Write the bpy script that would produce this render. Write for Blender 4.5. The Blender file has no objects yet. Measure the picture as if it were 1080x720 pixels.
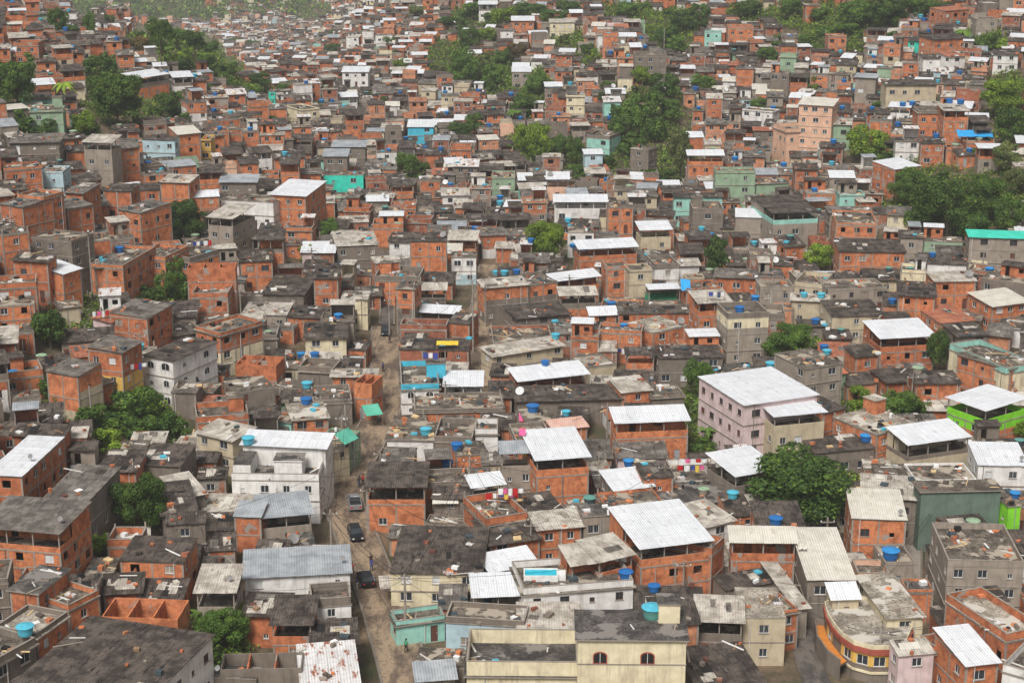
import bpy, math, random, numpy as np
from mathutils import Vector, Matrix
from mathutils.bvhtree import BVHTree
from mathutils.noise import noise as pnoise
R_ = random.Random(7)
scene = bpy.context.scene
col = scene.collection
PI = math.pi

# ------------------------------------------------------------------ camera
CAM = Vector((0, 0, 90)); PITCH = math.radians(17.0); FPX = 1800.0
cF = Vector((0, math.cos(PITCH), -math.sin(PITCH))); cU = Vector((0, math.sin(PITCH), math.cos(PITCH))); cR = Vector((1, 0, 0))
cam = bpy.data.cameras.new('camera'); camo = bpy.data.objects.new('camera', cam); col.objects.link(camo)
camo.location = CAM; camo.rotation_euler = (PI/2 - PITCH, 0, 0)
cam.sensor_width = 36; cam.lens = 36*FPX/1080; cam.clip_end = 6000; cam.clip_start = 1
scene.camera = camo
def ray(px, py): return (cF*FPX + cR*(px-540) + cU*(360-py)).normalized()
def proj(p):
    v = Vector(p) - CAM; d = v.dot(cF)
    if d < 1: return (-9999, -9999, 1)
    return (540 + FPX*v.dot(cR)/d, 360 - FPX*v.dot(cU)/d, d)

# ------------------------------------------------------------------ terrain
def sp(v, k=12.0):
    v = v/k
    return k*(v if v > 30 else math.log1p(math.exp(v)))
def sm(a, b, v):
    t = min(1, max(0, (v-a)/(b-a))); return t*t*(3-2*t)
def H(x, y):
    left = 0.48*sp(-x-46-max(0, y-540)*0.27)
    left = 70*(1-math.exp(-left/70))*(1-sm(820, 1000, y))
    right = 0.25*sp(x-48)*sm(230, 400, y)
    mb = sm(-90, 40, x + (y-500)*0.10)
    back = 0.088*sp(y-440, 30)*mb*(1-0.4*sm(800, 1100, y))
    val = -0.092*sp(y-490, 30)*(1-mb)
    far = 0.30*sp(y-1560, 40)
    und = 1.2*pnoise(Vector((x*0.02, y*0.02, 0.3)))*sm(200, 350, y)
    spur = 9*math.exp(-((x-38)/16)**2 - ((y-520)/75)**2)
    return left + right + back + val + far + und + spur
def hit(px, py, h=0.0):
    d = ray(px, py); t = 100.0; prev = t
    while t < 3500:
        p = CAM + d*t
        if p.z - H(p.x, p.y) <= h: break
        prev = t; t += 4 + t*0.01
    a, b = prev, t
    for _ in range(22):
        m = (a+b)/2; p = CAM + d*m
        if p.z - H(p.x, p.y) <= h: b = m
        else: a = m
    return CAM + d*b
def on_plane(px, py, Z):
    d = ray(px, py); return CAM + d*((Z-CAM.z)/d.z)

# ------------------------------------------------------------------ materials
MATS = {}
def nodes(name, rough=0.85):
    m = bpy.data.materials.new(name); m.use_nodes = True; nt = m.node_tree
    b = nt.nodes['Principled BSDF']; b.inputs['Roughness'].default_value = rough
    b.inputs['Specular IOR Level'].default_value = 0.25
    return m, nt, b
def N(nt, t, **kw):
    n = nt.nodes.new(t)
    for k, v in kw.items():
        if k in n.inputs.keys(): n.inputs[k].default_value = v
        else: setattr(n, k, v)
    return n
def pos(nt, scale=(1, 1, 1), objco=False):
    mp = N(nt, 'ShaderNodeMapping'); mp.inputs['Scale'].default_value = scale
    if objco: nt.links.new(N(nt, 'ShaderNodeTexCoord').outputs['Object'], mp.inputs[0])
    else: nt.links.new(N(nt, 'ShaderNodeNewGeometry').outputs['Position'], mp.inputs[0])
    return mp.outputs[0]
def noise(nt, scale, detail=4, vec=None, rough=0.6):
    n = N(nt, 'ShaderNodeTexNoise', Scale=scale, Detail=detail, Roughness=rough)
    nt.links.new(vec if vec else pos(nt), n.inputs['Vector']); return n.outputs[0]
def ramp(nt, fac, stops):
    r = N(nt, 'ShaderNodeValToRGB'); e = r.color_ramp.elements
    e[0].position, e[0].color = stops[0][0], (*stops[0][1], 1)
    e[1].position, e[1].color = stops[-1][0], (*stops[-1][1], 1)
    for p, c in stops[1:-1]:
        q = e.new(p); q.color = (*c, 1)
    nt.links.new(fac, r.inputs[0]); return r.outputs[0]
def mix(nt, fac, a, b, mode='MIX'):
    m = N(nt, 'ShaderNodeMix', data_type='RGBA', blend_type=mode)
    for i, s in ((0, fac), (6, a), (7, b)):
        if isinstance(s, (int, float)): m.inputs[i].default_value = s
        elif isinstance(s, tuple): m.inputs[i].default_value = (*s, 1)
        else: nt.links.new(s, m.inputs[i])
    return m.outputs[2]
def bump(nt, b, h, strength=0.4, dist=0.05):
    n = N(nt, 'ShaderNodeBump', Strength=strength, Distance=dist)
    nt.links.new(h, n.inputs['Height']); nt.links.new(n.outputs[0], b.inputs['Normal'])
def step(nt, v, lo, hi):
    m = N(nt, 'ShaderNodeMapRange'); m.inputs[1].default_value = lo; m.inputs[2].default_value = hi
    nt.links.new(v, m.inputs[0]); return m.outputs[0]
def objrand(nt): return N(nt, 'ShaderNodeObjectInfo').outputs['Random']

def m_brick(name, c1, c2, mortar, plaster_amt):
    m, nt, b = nodes(name, 0.9)
    tc = N(nt, 'ShaderNodeTexCoord'); s = N(nt, 'ShaderNodeSeparateXYZ'); nt.links.new(tc.outputs['Object'], s.inputs[0])
    a = N(nt, 'ShaderNodeMath', operation='ADD'); nt.links.new(s.outputs[0], a.inputs[0]); nt.links.new(s.outputs[1], a.inputs[1])
    c = N(nt, 'ShaderNodeCombineXYZ'); nt.links.new(a.outputs[0], c.inputs[0]); nt.links.new(s.outputs[2], c.inputs[1])
    br = N(nt, 'ShaderNodeTexBrick', Scale=1.0); br.inputs['Brick Width'].default_value = 0.34
    br.inputs['Row Height'].default_value = 0.21; br.inputs['Mortar Size'].default_value = 0.016
    br.inputs['Color1'].default_value = (*c1, 1); br.inputs['Color2'].default_value = (*c2, 1); br.inputs['Mortar'].default_value = (*mortar, 1)
    nt.links.new(c.outputs[0], br.inputs[0])
    n1 = noise(nt, 0.9, 5)
    tone = ramp(nt, n1, [(0.36, (0.68, 0.62, 0.60)), (0.5, (1, 1, 1)), (0.64, (1.22, 1.2, 1.16))])
    x = mix(nt, 1.0, br.outputs[0], tone, 'MULTIPLY')
    # streaks of rain dirt and patches of render
    n2 = noise(nt, 2.4, 5, pos(nt, (1, 1, 0.3)))
    k2 = N(nt, 'ShaderNodeMath', operation='MULTIPLY'); nt.links.new(step(nt, n2, 0.54, 0.72), k2.inputs[0]); k2.inputs[1].default_value = 0.62
    x = mix(nt, k2.outputs[0], x, (0.15, 0.085, 0.06))
    n3 = noise(nt, 0.35, 5)
    x = mix(nt, step(nt, n3, plaster_amt, plaster_amt+0.04), x, (0.30, 0.26, 0.22))
    nt.links.new(x, b.inputs['Base Color']); bump(nt, b, br.outputs['Fac'], 0.5, 0.02)
    return m
def m_plain(name, c, dirt=(0.16, 0.14, 0.12), amt=0.5, rough=0.85):
    m, nt, b = nodes(name, rough)
    n1 = noise(nt, 0.7, 5); tone = ramp(nt, n1, [(0.3, (0.78, 0.76, 0.74)), (0.65, (1.08, 1.08, 1.08))])
    x = mix(nt, 1.0, c, tone, 'MULTIPLY')
    n2 = noise(nt, 1.4, 5, pos(nt, (1.3, 1.3, 0.16)), 0.65)
    st = step(nt, n2, 0.5, 0.78); k = N(nt, 'ShaderNodeMath', operation='MULTIPLY'); nt.links.new(st, k.inputs[0]); k.inputs[1].default_value = amt
    x = mix(nt, k.outputs[0], x, dirt)
    n4 = noise(nt, 0.5, 6, None, 0.7); st4 = step(nt, n4, 0.62, 0.7); k4 = N(nt, 'ShaderNodeMath', operation='MULTIPLY'); nt.links.new(st4, k4.inputs[0]); k4.inputs[1].default_value = amt*0.8
    x = mix(nt, k4.outputs[0], x, dirt)
    nt.links.new(x, b.inputs['Base Color']); bump(nt, b, noise(nt, 5, 3), 0.25, 0.03)
    return m
def m_slab(name, d, l, pale):
    m, nt, b = nodes(name, 0.92)
    n1 = noise(nt, 0.55, 8, None, 0.72); n2 = noise(nt, 3.2, 5, None, 0.7)
    x = ramp(nt, n1, [(0.42, d), (0.5, tuple((p+q)/2 for p, q in zip(d, l))), (0.585, l)])
    x = mix(nt, step(nt, n2, 0.50, 0.62), x, tuple(v*0.5 for v in d))
    n3 = noise(nt, 0.24, 4)
    x = mix(nt, step(nt, n3, 0.55, 0.58), x, pale)
    nt.links.new(x, b.inputs['Base Color']); bump(nt, b, n2, 0.35, 0.05)
    return m
def m_sheet(name, c, c2, stain, lo, hi, rough=0.8, metal=0.0, seam=0.0, rust=0.0):
    m, nt, b = nodes(name, rough); b.inputs['Metallic'].default_value = metal
    n1 = noise(nt, 0.5, 6, None, 0.65)
    x = ramp(nt, n1, [(0.42, c), (0.58, c2)])
    n2 = noise(nt, 1.1, 6, pos(nt, (1.6, 0.5, 1), True), 0.7)
    x = mix(nt, step(nt, n2, lo, hi), x, stain)
    w = N(nt, 'ShaderNodeTexWave', Scale=1.0, bands_direction='X'); w.inputs['Scale'].default_value = 1.05
    nt.links.new(pos(nt, (1, 1, 1), True), w.inputs[0])
    if seam:
        br = N(nt, 'ShaderNodeTexBrick', Scale=1.0, offset=0.0); br.inputs['Brick Width'].default_value = 1.06; br.inputs['Row Height'].default_value = 2.3
        br.inputs['Mortar Size'].default_value = 0.035; br.inputs['Color1'].default_value = (1, 1, 1, 1); br.inputs['Color2'].default_value = (0.9, 0.9, 0.9, 1)
        br.inputs['Mortar'].default_value = (seam, seam, seam, 1)
        nt.links.new(pos(nt, (1, 1, 1), True), br.inputs[0])
        x = mix(nt, 1.0, x, br.outputs[0], 'MULTIPLY')
    if rust:
        n5 = noise(nt, 0.9, 8, pos(nt, (1.5, 0.6, 1), True), 0.75); x = mix(nt, step(nt, n5, rust, rust+0.05), x, (0.28, 0.09, 0.04))
    x = mix(nt, 1.0, x, ramp(nt, w.outputs[1], [(0.0, (0.87, 0.87, 0.87)), (1.0, (1.05, 1.05, 1.05))]), 'MULTIPLY')
    nt.links.new(x, b.inputs['Base Color']); bump(nt, b, w.outputs[1], 0.7, 0.06)
    return m
def m_simple(name, c, rough=0.6, metal=0.0, var=0.12):
    m, nt, b = nodes(name, rough); b.inputs['Metallic'].default_value = metal
    x = ramp(nt, noise(nt, 2.0, 3), [(0.3, tuple(v*(1-var) for v in c)), (0.7, tuple(min(1, v*(1+var)) for v in c))])
    nt.links.new(x, b.inputs['Base Color']); return m
def m_leaf(name, c):
    m, nt, b = nodes(name, 0.6)
    n = noise(nt, 0.45, 3); x = ramp(nt, n, [(0.3, tuple(v*0.7 for v in c)), (0.5, c), (0.72, (c[0]*1.7, c[1]*1.45, c[2]*1.1))])
    hs = N(nt, 'ShaderNodeHueSaturation'); nt.links.new(x, hs.inputs['Color'])
    nt.links.new(step(nt, objrand(nt), -2.2, 3.2) , hs.inputs['Value'])
    mr = N(nt, 'ShaderNodeMapRange'); mr.inputs[3].default_value = 0.75; mr.inputs[4].default_value = 1.3
    nt.links.new(objrand(nt), mr.inputs[0]); nt.links.new(mr.outputs[0], hs.inputs['Value'])
    nt.links.new(hs.outputs[0], b.inputs['Base Color'])
    tr = N(nt, 'ShaderNodeBsdfTranslucent'); nt.links.new(hs.outputs[0], tr.inputs[0])
    ms = N(nt, 'ShaderNodeMixShader'); ms.inputs[0].default_value = 0.3
    nt.links.new(b.outputs[0], ms.inputs[1]); nt.links.new(tr.outputs[0], ms.inputs[2])
    nt.links.new(ms.outputs[0], nt.nodes['Material Output'].inputs[0]); return m
def m_ground(name):
    m, nt, b = nodes(name, 0.95)
    n1 = noise(nt, 0.12, 8, None, 0.7); n2 = noise(nt, 1.3, 6, None, 0.7)
    x = ramp(nt, n1, [(0.36, (0.055, 0.065, 0.022)), (0.46, (0.085, 0.068, 0.042)), (0.62, (0.19, 0.13, 0.08))])
    x = mix(nt, step(nt, n2, 0.5, 0.75), x, (0.06, 0.05, 0.035))
    nt.links.new(x, b.inputs['Base Color']); bump(nt, b, n2, 0.6, 0.2); return m
def m_road(name, a, c):
    m, nt, b = nodes(name, 0.9)
    n1 = noise(nt, 0.35, 7, pos(nt, (1.5, 0.45, 1)), 0.7); n2 = noise(nt, 2.2, 6, None, 0.7)
    x = ramp(nt, n1, [(0.42, a), (0.57, c)]); x = mix(nt, step(nt, n2, 0.5, 0.75), x, tuple(v*0.5 for v in a))
    nt.links.new(x, b.inputs['Base Color']); bump(nt, b, n2, 0.4, 0.08); return m

MK = {
 'b':  lambda: m_brick('red_brick', (0.42, 0.124, 0.048), (0.52, 0.168, 0.068), (0.27, 0.15, 0.10), 0.60),
 'b2': lambda: m_brick('orange_brick', (0.60, 0.205, 0.082), (0.50, 0.155, 0.060), (0.36, 0.20, 0.125), 0.63),
 'b3': lambda: m_brick('dull_brick', (0.28, 0.085, 0.042), (0.36, 0.115, 0.058), (0.25, 0.16, 0.12), 0.57),
 'b4': lambda: m_brick('grimy_brick', (0.30, 0.115, 0.062), (0.40, 0.16, 0.09), (0.22, 0.16, 0.12), 0.50),
 'b5': lambda: m_brick('pale_orange_brick', (0.62, 0.26, 0.13), (0.52, 0.20, 0.10), (0.38, 0.26, 0.18), 0.66),
 'c':  lambda: m_plain('grey_render', (0.20, 0.165, 0.133), (0.075, 0.062, 0.05), 0.7),
 'c2': lambda: m_plain('pale_render', (0.31, 0.262, 0.212), (0.10, 0.085, 0.07), 0.7),
 'k':  lambda: m_plain('beige_plaster', (0.50, 0.42, 0.29), (0.2, 0.17, 0.13), 0.5),
 'w':  lambda: m_plain('white_plaster', (0.72, 0.70, 0.665), (0.24, 0.22, 0.2), 0.6),
 'y':  lambda: m_plain('cream_plaster', (0.68, 0.60, 0.41), (0.32, 0.27, 0.19), 0.85),
 'a':  lambda: m_plain('ochre_plaster', (0.68, 0.42, 0.10), (0.25, 0.15, 0.08), 0.4),
 'p':  lambda: m_plain('pink_plaster', (0.64, 0.50, 0.49), (0.30, 0.25, 0.23), 0.7),
 'pe': lambda: m_plain('peach_plaster', (0.68, 0.42, 0.29), (0.3, 0.2, 0.15), 0.4),
 'g':  lambda: m_plain('sage_plaster', (0.27, 0.38, 0.25), (0.12, 0.14, 0.1), 0.5),
 'gd': lambda: m_plain('dark_green_boards', (0.13, 0.18, 0.14), (0.07, 0.09, 0.07), 0.6),
 't':  lambda: m_plain('turquoise_plaster', (0.04, 0.56, 0.42), (0.1, 0.3, 0.25), 0.25),
 't3': lambda: m_plain('pale_teal_plaster', (0.30, 0.56, 0.48), (0.16, 0.25, 0.22), 0.4),
 'l':  lambda: m_plain('pale_blue_plaster', (0.42, 0.56, 0.60), (0.22, 0.24, 0.25), 0.5),
 'u':  lambda: m_plain('sky_blue_plaster', (0.07, 0.46, 0.62), (0.1, 0.25, 0.3), 0.3),
 'e':  lambda: m_plain('lime_paint', (0.22, 0.62, 0.03), (0.12, 0.25, 0.05), 0.2),
 'rd': lambda: m_plain('dark_red_paint', (0.36, 0.09, 0.06), (0.15, 0.06, 0.05), 0.4),
 'S':  lambda: m_slab('stained_slab', (0.062, 0.050, 0.040), (0.19, 0.157, 0.122), (0.34, 0.29, 0.225)),
 'S2': lambda: m_slab('pale_slab', (0.20, 0.17, 0.135), (0.42, 0.37, 0.30), (0.50, 0.46, 0.40)),
 'S3': lambda: m_slab('black_slab', (0.045, 0.04, 0.037), (0.13, 0.115, 0.10), (0.2, 0.18, 0.16)),
 'fr': lambda: m_plain('cast_concrete', (0.30, 0.26, 0.22), (0.12, 0.1, 0.09), 0.6),
 'f':  lambda: m_sheet('old_fibre_cement', (0.050, 0.039, 0.032), (0.125, 0.100, 0.082), (0.026, 0.021, 0.018), 0.52, 0.64, 0.9, 0, 0.6),
 'f2': lambda: m_sheet('grey_fibre_cement', (0.105, 0.090, 0.077), (0.215, 0.19, 0.163), (0.06, 0.053, 0.047), 0.52, 0.66, 0.85, 0, 0.68),
 'F':  lambda: m_sheet('pale_fibre_cement', (0.34, 0.30, 0.25), (0.56, 0.51, 0.44), (0.20, 0.17, 0.14), 0.53, 0.68, 0.8, 0, 0.82),
 'W':  lambda: m_sheet('white_sheet_metal', (0.68, 0.69, 0.71), (0.73, 0.74, 0.76), (0.44, 0.42, 0.39), 0.57, 0.72, 0.5, 0.0, 0.76),
 'W2': lambda: m_sheet('cream_sheet_metal', (0.58, 0.54, 0.46), (0.66, 0.62, 0.54), (0.4, 0.35, 0.28), 0.55, 0.75, 0.6, 0.0, 0.86),
 'G':  lambda: m_sheet('zinc_sheet', (0.30, 0.32, 0.34), (0.42, 0.44, 0.455), (0.22, 0.22, 0.22), 0.6, 0.8, 0.45, 0.1, 0.85),
 'R':  lambda: m_sheet('rusty_sheet', (0.60, 0.58, 0.56), (0.70, 0.68, 0.66), (0.4, 0.33, 0.28), 0.6, 0.8, 0.7, 0.0, 0.7, 0.54),
 'T':  lambda: m_sheet('clay_tiles', (0.34, 0.12, 0.07), (0.46, 0.18, 0.10), (0.15, 0.08, 0.06), 0.55, 0.7, 0.85, 0, 0.6),
 'TO': lambda: m_sheet('terracotta_sheet', (0.52, 0.17, 0.09), (0.58, 0.22, 0.12), (0.3, 0.12, 0.08), 0.65, 0.85, 0.7, 0, 0.8),
 'PK': lambda: m_sheet('faded_pink_sheet', (0.60, 0.36, 0.28), (0.68, 0.44, 0.36), (0.4, 0.25, 0.2), 0.6, 0.85, 0.7, 0, 0.8),
 'TQ': lambda: m_sheet('turquoise_sheet', (0.05, 0.60, 0.45), (0.07, 0.66, 0.50), (0.1, 0.4, 0.33), 0.65, 0.85, 0.5, 0, 0.85),
 'YS': lambda: m_sheet('yellow_sheet', (0.72, 0.48, 0.04), (0.78, 0.55, 0.06), (0.4, 0.3, 0.1), 0.65, 0.85, 0.5, 0, 0.85),
 'GS': lambda: m_sheet('green_awning', (0.10, 0.45, 0.32), (0.14, 0.5, 0.36), (0.08, 0.3, 0.2), 0.65, 0.85, 0.6, 0, 0.85),
 'BT': lambda: m_simple('blue_tarp', (0.03, 0.30, 0.62), 0.5),
 'GT': lambda: m_simple('green_tarp', (0.01, 0.13, 0.06), 0.7),
 'NV': lambda: m_simple('navy_cloth', (0.04, 0.05, 0.08), 0.9),
 'tb': lambda: m_simple('blue_tank', (0.02, 0.13, 0.36), 0.45),
 'tl': lambda: m_simple('blue_tank_lid', (0.03, 0.22, 0.50), 0.5),
 'tc': lambda: m_simple('cyan_tank', (0.08, 0.40, 0.52), 0.5),
 'tg': lambda: m_simple('green_tank', (0.10, 0.26, 0.22), 0.6),
 'td': lambda: m_simple('dark_tank', (0.05, 0.07, 0.08), 0.6),
 'gl': lambda: m_simple('window_glass', (0.035, 0.04, 0.045), 0.15, 0, 0.3),
 'dg': lambda: m_simple('dish_mesh', (0.22, 0.21, 0.2), 0.6),
 'dk': lambda: m_simple('dark_opening', (0.018, 0.016, 0.015), 0.9, 0, 0.3),
 'al': lambda: m_simple('aluminium', (0.55, 0.55, 0.54), 0.5),
 'wf': lambda: m_simple('white_frame', (0.7, 0.69, 0.66), 0.6),
 'bf': lambda: m_simple('brown_frame', (0.12, 0.05, 0.035), 0.6),
 'wd': lambda: m_simple('wood', (0.26, 0.16, 0.09), 0.8, 0, 0.3),
 'pw': lambda: m_simple('plywood', (0.58, 0.42, 0.22), 0.8, 0, 0.25),
 'st': lambda: m_simple('steel', (0.3, 0.3, 0.3), 0.5),
 'pvc': lambda: m_simple('pipe_plastic', (0.6, 0.57, 0.52), 0.5),
 'or': lambda: m_simple('orange_floor', (0.55, 0.20, 0.04), 0.6),
 'pb': lambda: m_simple('pool_blue', (0.02, 0.42, 0.55), 0.3),
 'ground': lambda: m_ground('hillside_soil'),
 'road': lambda: m_road('dusty_road', (0.12, 0.088, 0.065), (0.32, 0.235, 0.155)),
 'roadd': lambda: m_road('dark_asphalt', (0.07, 0.062, 0.056), (0.15, 0.125, 0.105)),
 'kerb': lambda: m_plain('kerb_concrete', (0.22, 0.185, 0.15), (0.1, 0.085, 0.07), 0.7),
 'bark': lambda: m_simple('bark', (0.11, 0.08, 0.055), 0.95, 0, 0.35),
 'lfd': lambda: m_leaf('dark_leaves', (0.055, 0.105, 0.022)),
 'lfm': lambda: m_leaf('mid_leaves', (0.10, 0.18, 0.028)),
 'lfl': lambda: m_leaf('light_leaves', (0.21, 0.31, 0.03)),
 'lfo': lambda: m_leaf('olive_leaves', (0.13, 0.14, 0.055)),
 'lfr': lambda: m_leaf('rusty_leaves', (0.13, 0.085, 0.03)),
 'skin': lambda: m_simple('skin', (0.22, 0.11, 0.07), 0.6),
 'hair': lambda: m_simple('hair', (0.012, 0.01, 0.01), 0.7),
 'tyre': lambda: m_simple('tyre_rubber', (0.02, 0.02, 0.02), 0.8),
 'carblack': lambda: m_simple('black_paint', (0.012, 0.013, 0.016), 0.25, 0.2, 0.05),
 'cargrey': lambda: m_simple('silver_paint', (0.30, 0.30, 0.30), 0.35, 0.4, 0.05),
 'cloth_red': lambda: m_simple('red_cloth', (0.45, 0.02, 0.02), 0.9),
 'cloth_blue': lambda: m_simple('blue_cloth', (0.05, 0.07, 0.28), 0.9),
 'cloth_white': lambda: m_simple('white_cloth', (0.7, 0.7, 0.68), 0.9),
 'cloth_black': lambda: m_simple('black_cloth', (0.02, 0.02, 0.022), 0.9),
 'cloth_pink': lambda: m_simple('pink_cloth', (0.65, 0.12, 0.28), 0.9),
 'cloth_yellow': lambda: m_simple('yellow_cloth', (0.7, 0.5, 0.08), 0.9),
 'cloth_green': lambda: m_simple('green_cloth', (0.04, 0.3, 0.14), 0.9),
 'cloth_jean': lambda: m_simple('denim', (0.06, 0.09, 0.15), 0.9),
 'lamp': lambda: m_simple('headlight_glass', (0.6, 0.6, 0.55), 0.2),
}
def M(k):
    if k not in MATS: MATS[k] = MK[k]()
    return MATS[k]

# ------------------------------------------------------------------ mesh builder
class MB:
    def __init__(s): s.v = []; s.f = []; s.m = []
    def face(s, pts, mk):
        i = len(s.v); s.v.extend([tuple(p) for p in pts]); s.f.append(tuple(range(i, i+len(pts)))); s.m.append(mk)
    def box(s, x0, x1, y0, y1, z0, z1, mk, bottom=True, top=True, topmk=None):
        i = len(s.v)
        s.v += [(x0,y0,z0),(x1,y0,z0),(x1,y1,z0),(x0,y1,z0),(x0,y0,z1),(x1,y0,z1),(x1,y1,z1),(x0,y1,z1)]
        F = [(0,1,5,4),(1,2,6,5),(2,3,7,6),(3,0,4,7)]
        if bottom: F.append((3,2,1,0))
        for f in F: s.f.append(tuple(i+k for k in f)); s.m.append(mk)
        if top: s.f.append((i+4,i+5,i+6,i+7)); s.m.append(topmk or mk)
    def hull8(s, p, mk, topmk=None):      # 4 bottom + 4 top points
        i = len(s.v); s.v += [tuple(q) for q in p]
        for k, f in enumerate([(0,1,5,4),(1,2,6,5),(2,3,7,6),(3,0,4,7),(3,2,1,0),(4,5,6,7)]):
            s.f.append(tuple(i+j for j in f)); s.m.append(topmk if (topmk and k == 5) else mk)
    def tube(s, a, b, r0, r1, mk, n=6, caps=True):
        a = Vector(a); b = Vector(b); d = (b-a).normalized(); u = d.orthogonal().normalized(); w = d.cross(u)
        i = len(s.v)
        for c, r in ((a, r0), (b, r1)):
            for k in range(n):
                t = 2*PI*k/n; s.v.append(tuple(c + (u*math.cos(t) + w*math.sin(t))*r))
        for k in range(n): s.f.append((i+k, i+(k+1)%n, i+n+(k+1)%n, i+n+k)); s.m.append(mk)
        if caps: s.f.append(tuple(range(i+n, i+2*n))); s.m.append(mk); s.f.append(tuple(reversed(range(i, i+n)))); s.m.append(mk)
    def lathe(s, prof, mk, n=14, c=(0, 0, 0), close=True):
        i = len(s.v)
        for r, z in prof:
            for k in range(n): t = 2*PI*k/n; s.v.append((c[0]+r*math.cos(t), c[1]+r*math.sin(t), c[2]+z))
        for j in range(len(prof)-1):
            for k in range(n): s.f.append((i+j*n+k, i+j*n+(k+1)%n, i+(j+1)*n+(k+1)%n, i+(j+1)*n+k)); s.m.append(mk)
        if close: s.f.append(tuple(i+(len(prof)-1)*n+k for k in range(n))); s.m.append(mk)
    def add(s, o, mat4):
        i = len(s.v)
        s.v.extend([tuple(mat4 @ Vector(p)) for p in o.v]); s.f.extend([tuple(i+k for k in f) for f in o.f]); s.m.extend(o.m)
    def mesh(s, name):
        me = bpy.data.meshes.new(name); me.from_pydata(s.v, [], s.f)
        ks = []; idx = []
        pos_ = {}
        for k in s.m:
            if k not in pos_: pos_[k] = len(ks); ks.append(k)
            idx.append(pos_[k])
        for k in ks: me.materials.append(M(k))
        if len(ks) > 1: me.polygons.foreach_set('material_index', idx)
        return me
def link(name, data, parent=None, mat=None):
    o = bpy.data.objects.new(name, data); col.objects.link(o)
    if parent: o.parent = parent
    if mat is not None: o.matrix_basis = mat
    return o
def tag(o, label=None, cat=None, group=None, kind=None):
    if label: o['label'] = label
    if cat: o['category'] = cat
    if group: o['group'] = group
    if kind: o['kind'] = kind
    return o
# ------------------------------------------------------------------ houses
def facade(mb, o, u, n, ln, z0, z1, ops, mkf, rev):
    us = sorted({0.0, ln, *[v for q in ops for v in (q[0], q[1])]})
    zs = sorted({z0, z1, *[v for q in ops for v in (q[2], q[3])]})
    def P(a, z, d=0.0): return (o[0]+u[0]*a-n[0]*d, o[1]+u[1]*a-n[1]*d, z)
    for i in range(len(zs)-1):
        zm = (zs[i]+zs[i+1])/2; run = None
        for j in range(len(us)-1):
            um = (us[j]+us[j+1])/2
            hole = any(q[0] < um < q[1] and q[2] < zm < q[3] for q in ops)
            if hole:
                if run is not None: mb.face([P(run, zs[i]), P(us[j], zs[i]), P(us[j], zs[i+1]), P(run, zs[i+1])], mkf(zm)); run = None
            elif run is None: run = us[j]
        if run is not None: mb.face([P(run, zs[i]), P(ln, zs[i]), P(ln, zs[i+1]), P(run, zs[i+1])], mkf(zm))
    if rev:
        for a, b, c, d in [q[:4] for q in ops]:
            k = mkf((c+d)/2)
            mb.face([P(a, c), P(a, c, rev), P(a, d, rev), P(a, d)], k); mb.face([P(b, c), P(b, d), P(b, d, rev), P(b, c, rev)], k)
            mb.face([P(a, c), P(b, c), P(b, c, rev), P(a, c, rev)], 'fr'); mb.face([P(a, d), P(a, d, rev), P(b, d, rev), P(b, d)], k)

def sheets(mb, x0, x1, y0, y1, za, zb_, mk, rng, detail, th=0.05, notch=None):
    def z(y): return za + (zb_-za)*(y-y0)/(y1-y0)
    if detail == 0:
        mb.hull8([(x0,y0,za),(x1,y0,za),(x1,y1,zb_),(x0,y1,zb_),(x0,y0,za+th),(x1,y0,za+th),(x1,y1,zb_+th),(x0,y1,zb_+th)], mk); return
    rows = max(1, round((y1-y0)/2.3)); cols = max(2, round((x1-x0)/1.06)) if detail == 2 else 2
    for r in range(rows):
        a = y0+(y1-y0)*r/rows; b = y0+(y1-y0)*(r+1)/rows
        for c in range(cols):
            if notch and notch(r, c, rows, cols): continue
            p = x0+(x1-x0)*c/cols; q = x0+(x1-x0)*(c+1)/cols
            j = rng.uniform(-.012, .012); ya = a - 0.10 + rng.uniform(-.04, .04)*(r == 0); lift = 0.035
            zA = z(a)+j+lift; zB = z(b)+j
            e = 0.004*(c % 2)
            i0 = [(p,ya,zA+e),(q,ya,zA+e),(q,b,zB+e),(p,b,zB+e)]
            mb.hull8(i0 + [(x, y, zz+th) for x, y, zz in i0], mk)

ROOFS = {'f': 'f', 'F': 'F', 'w': 'W', 'w2': 'W2', 'G': 'G', 'R': 'R', 'T': 'T', 'f2': 'f2', 'TO': 'TO', 'PK': 'PK', 'TQ': 'TQ', 'YS': 'YS'}
FR = ['al', 'wf', 'bf', 'al', 'wf']
class House: pass

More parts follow.
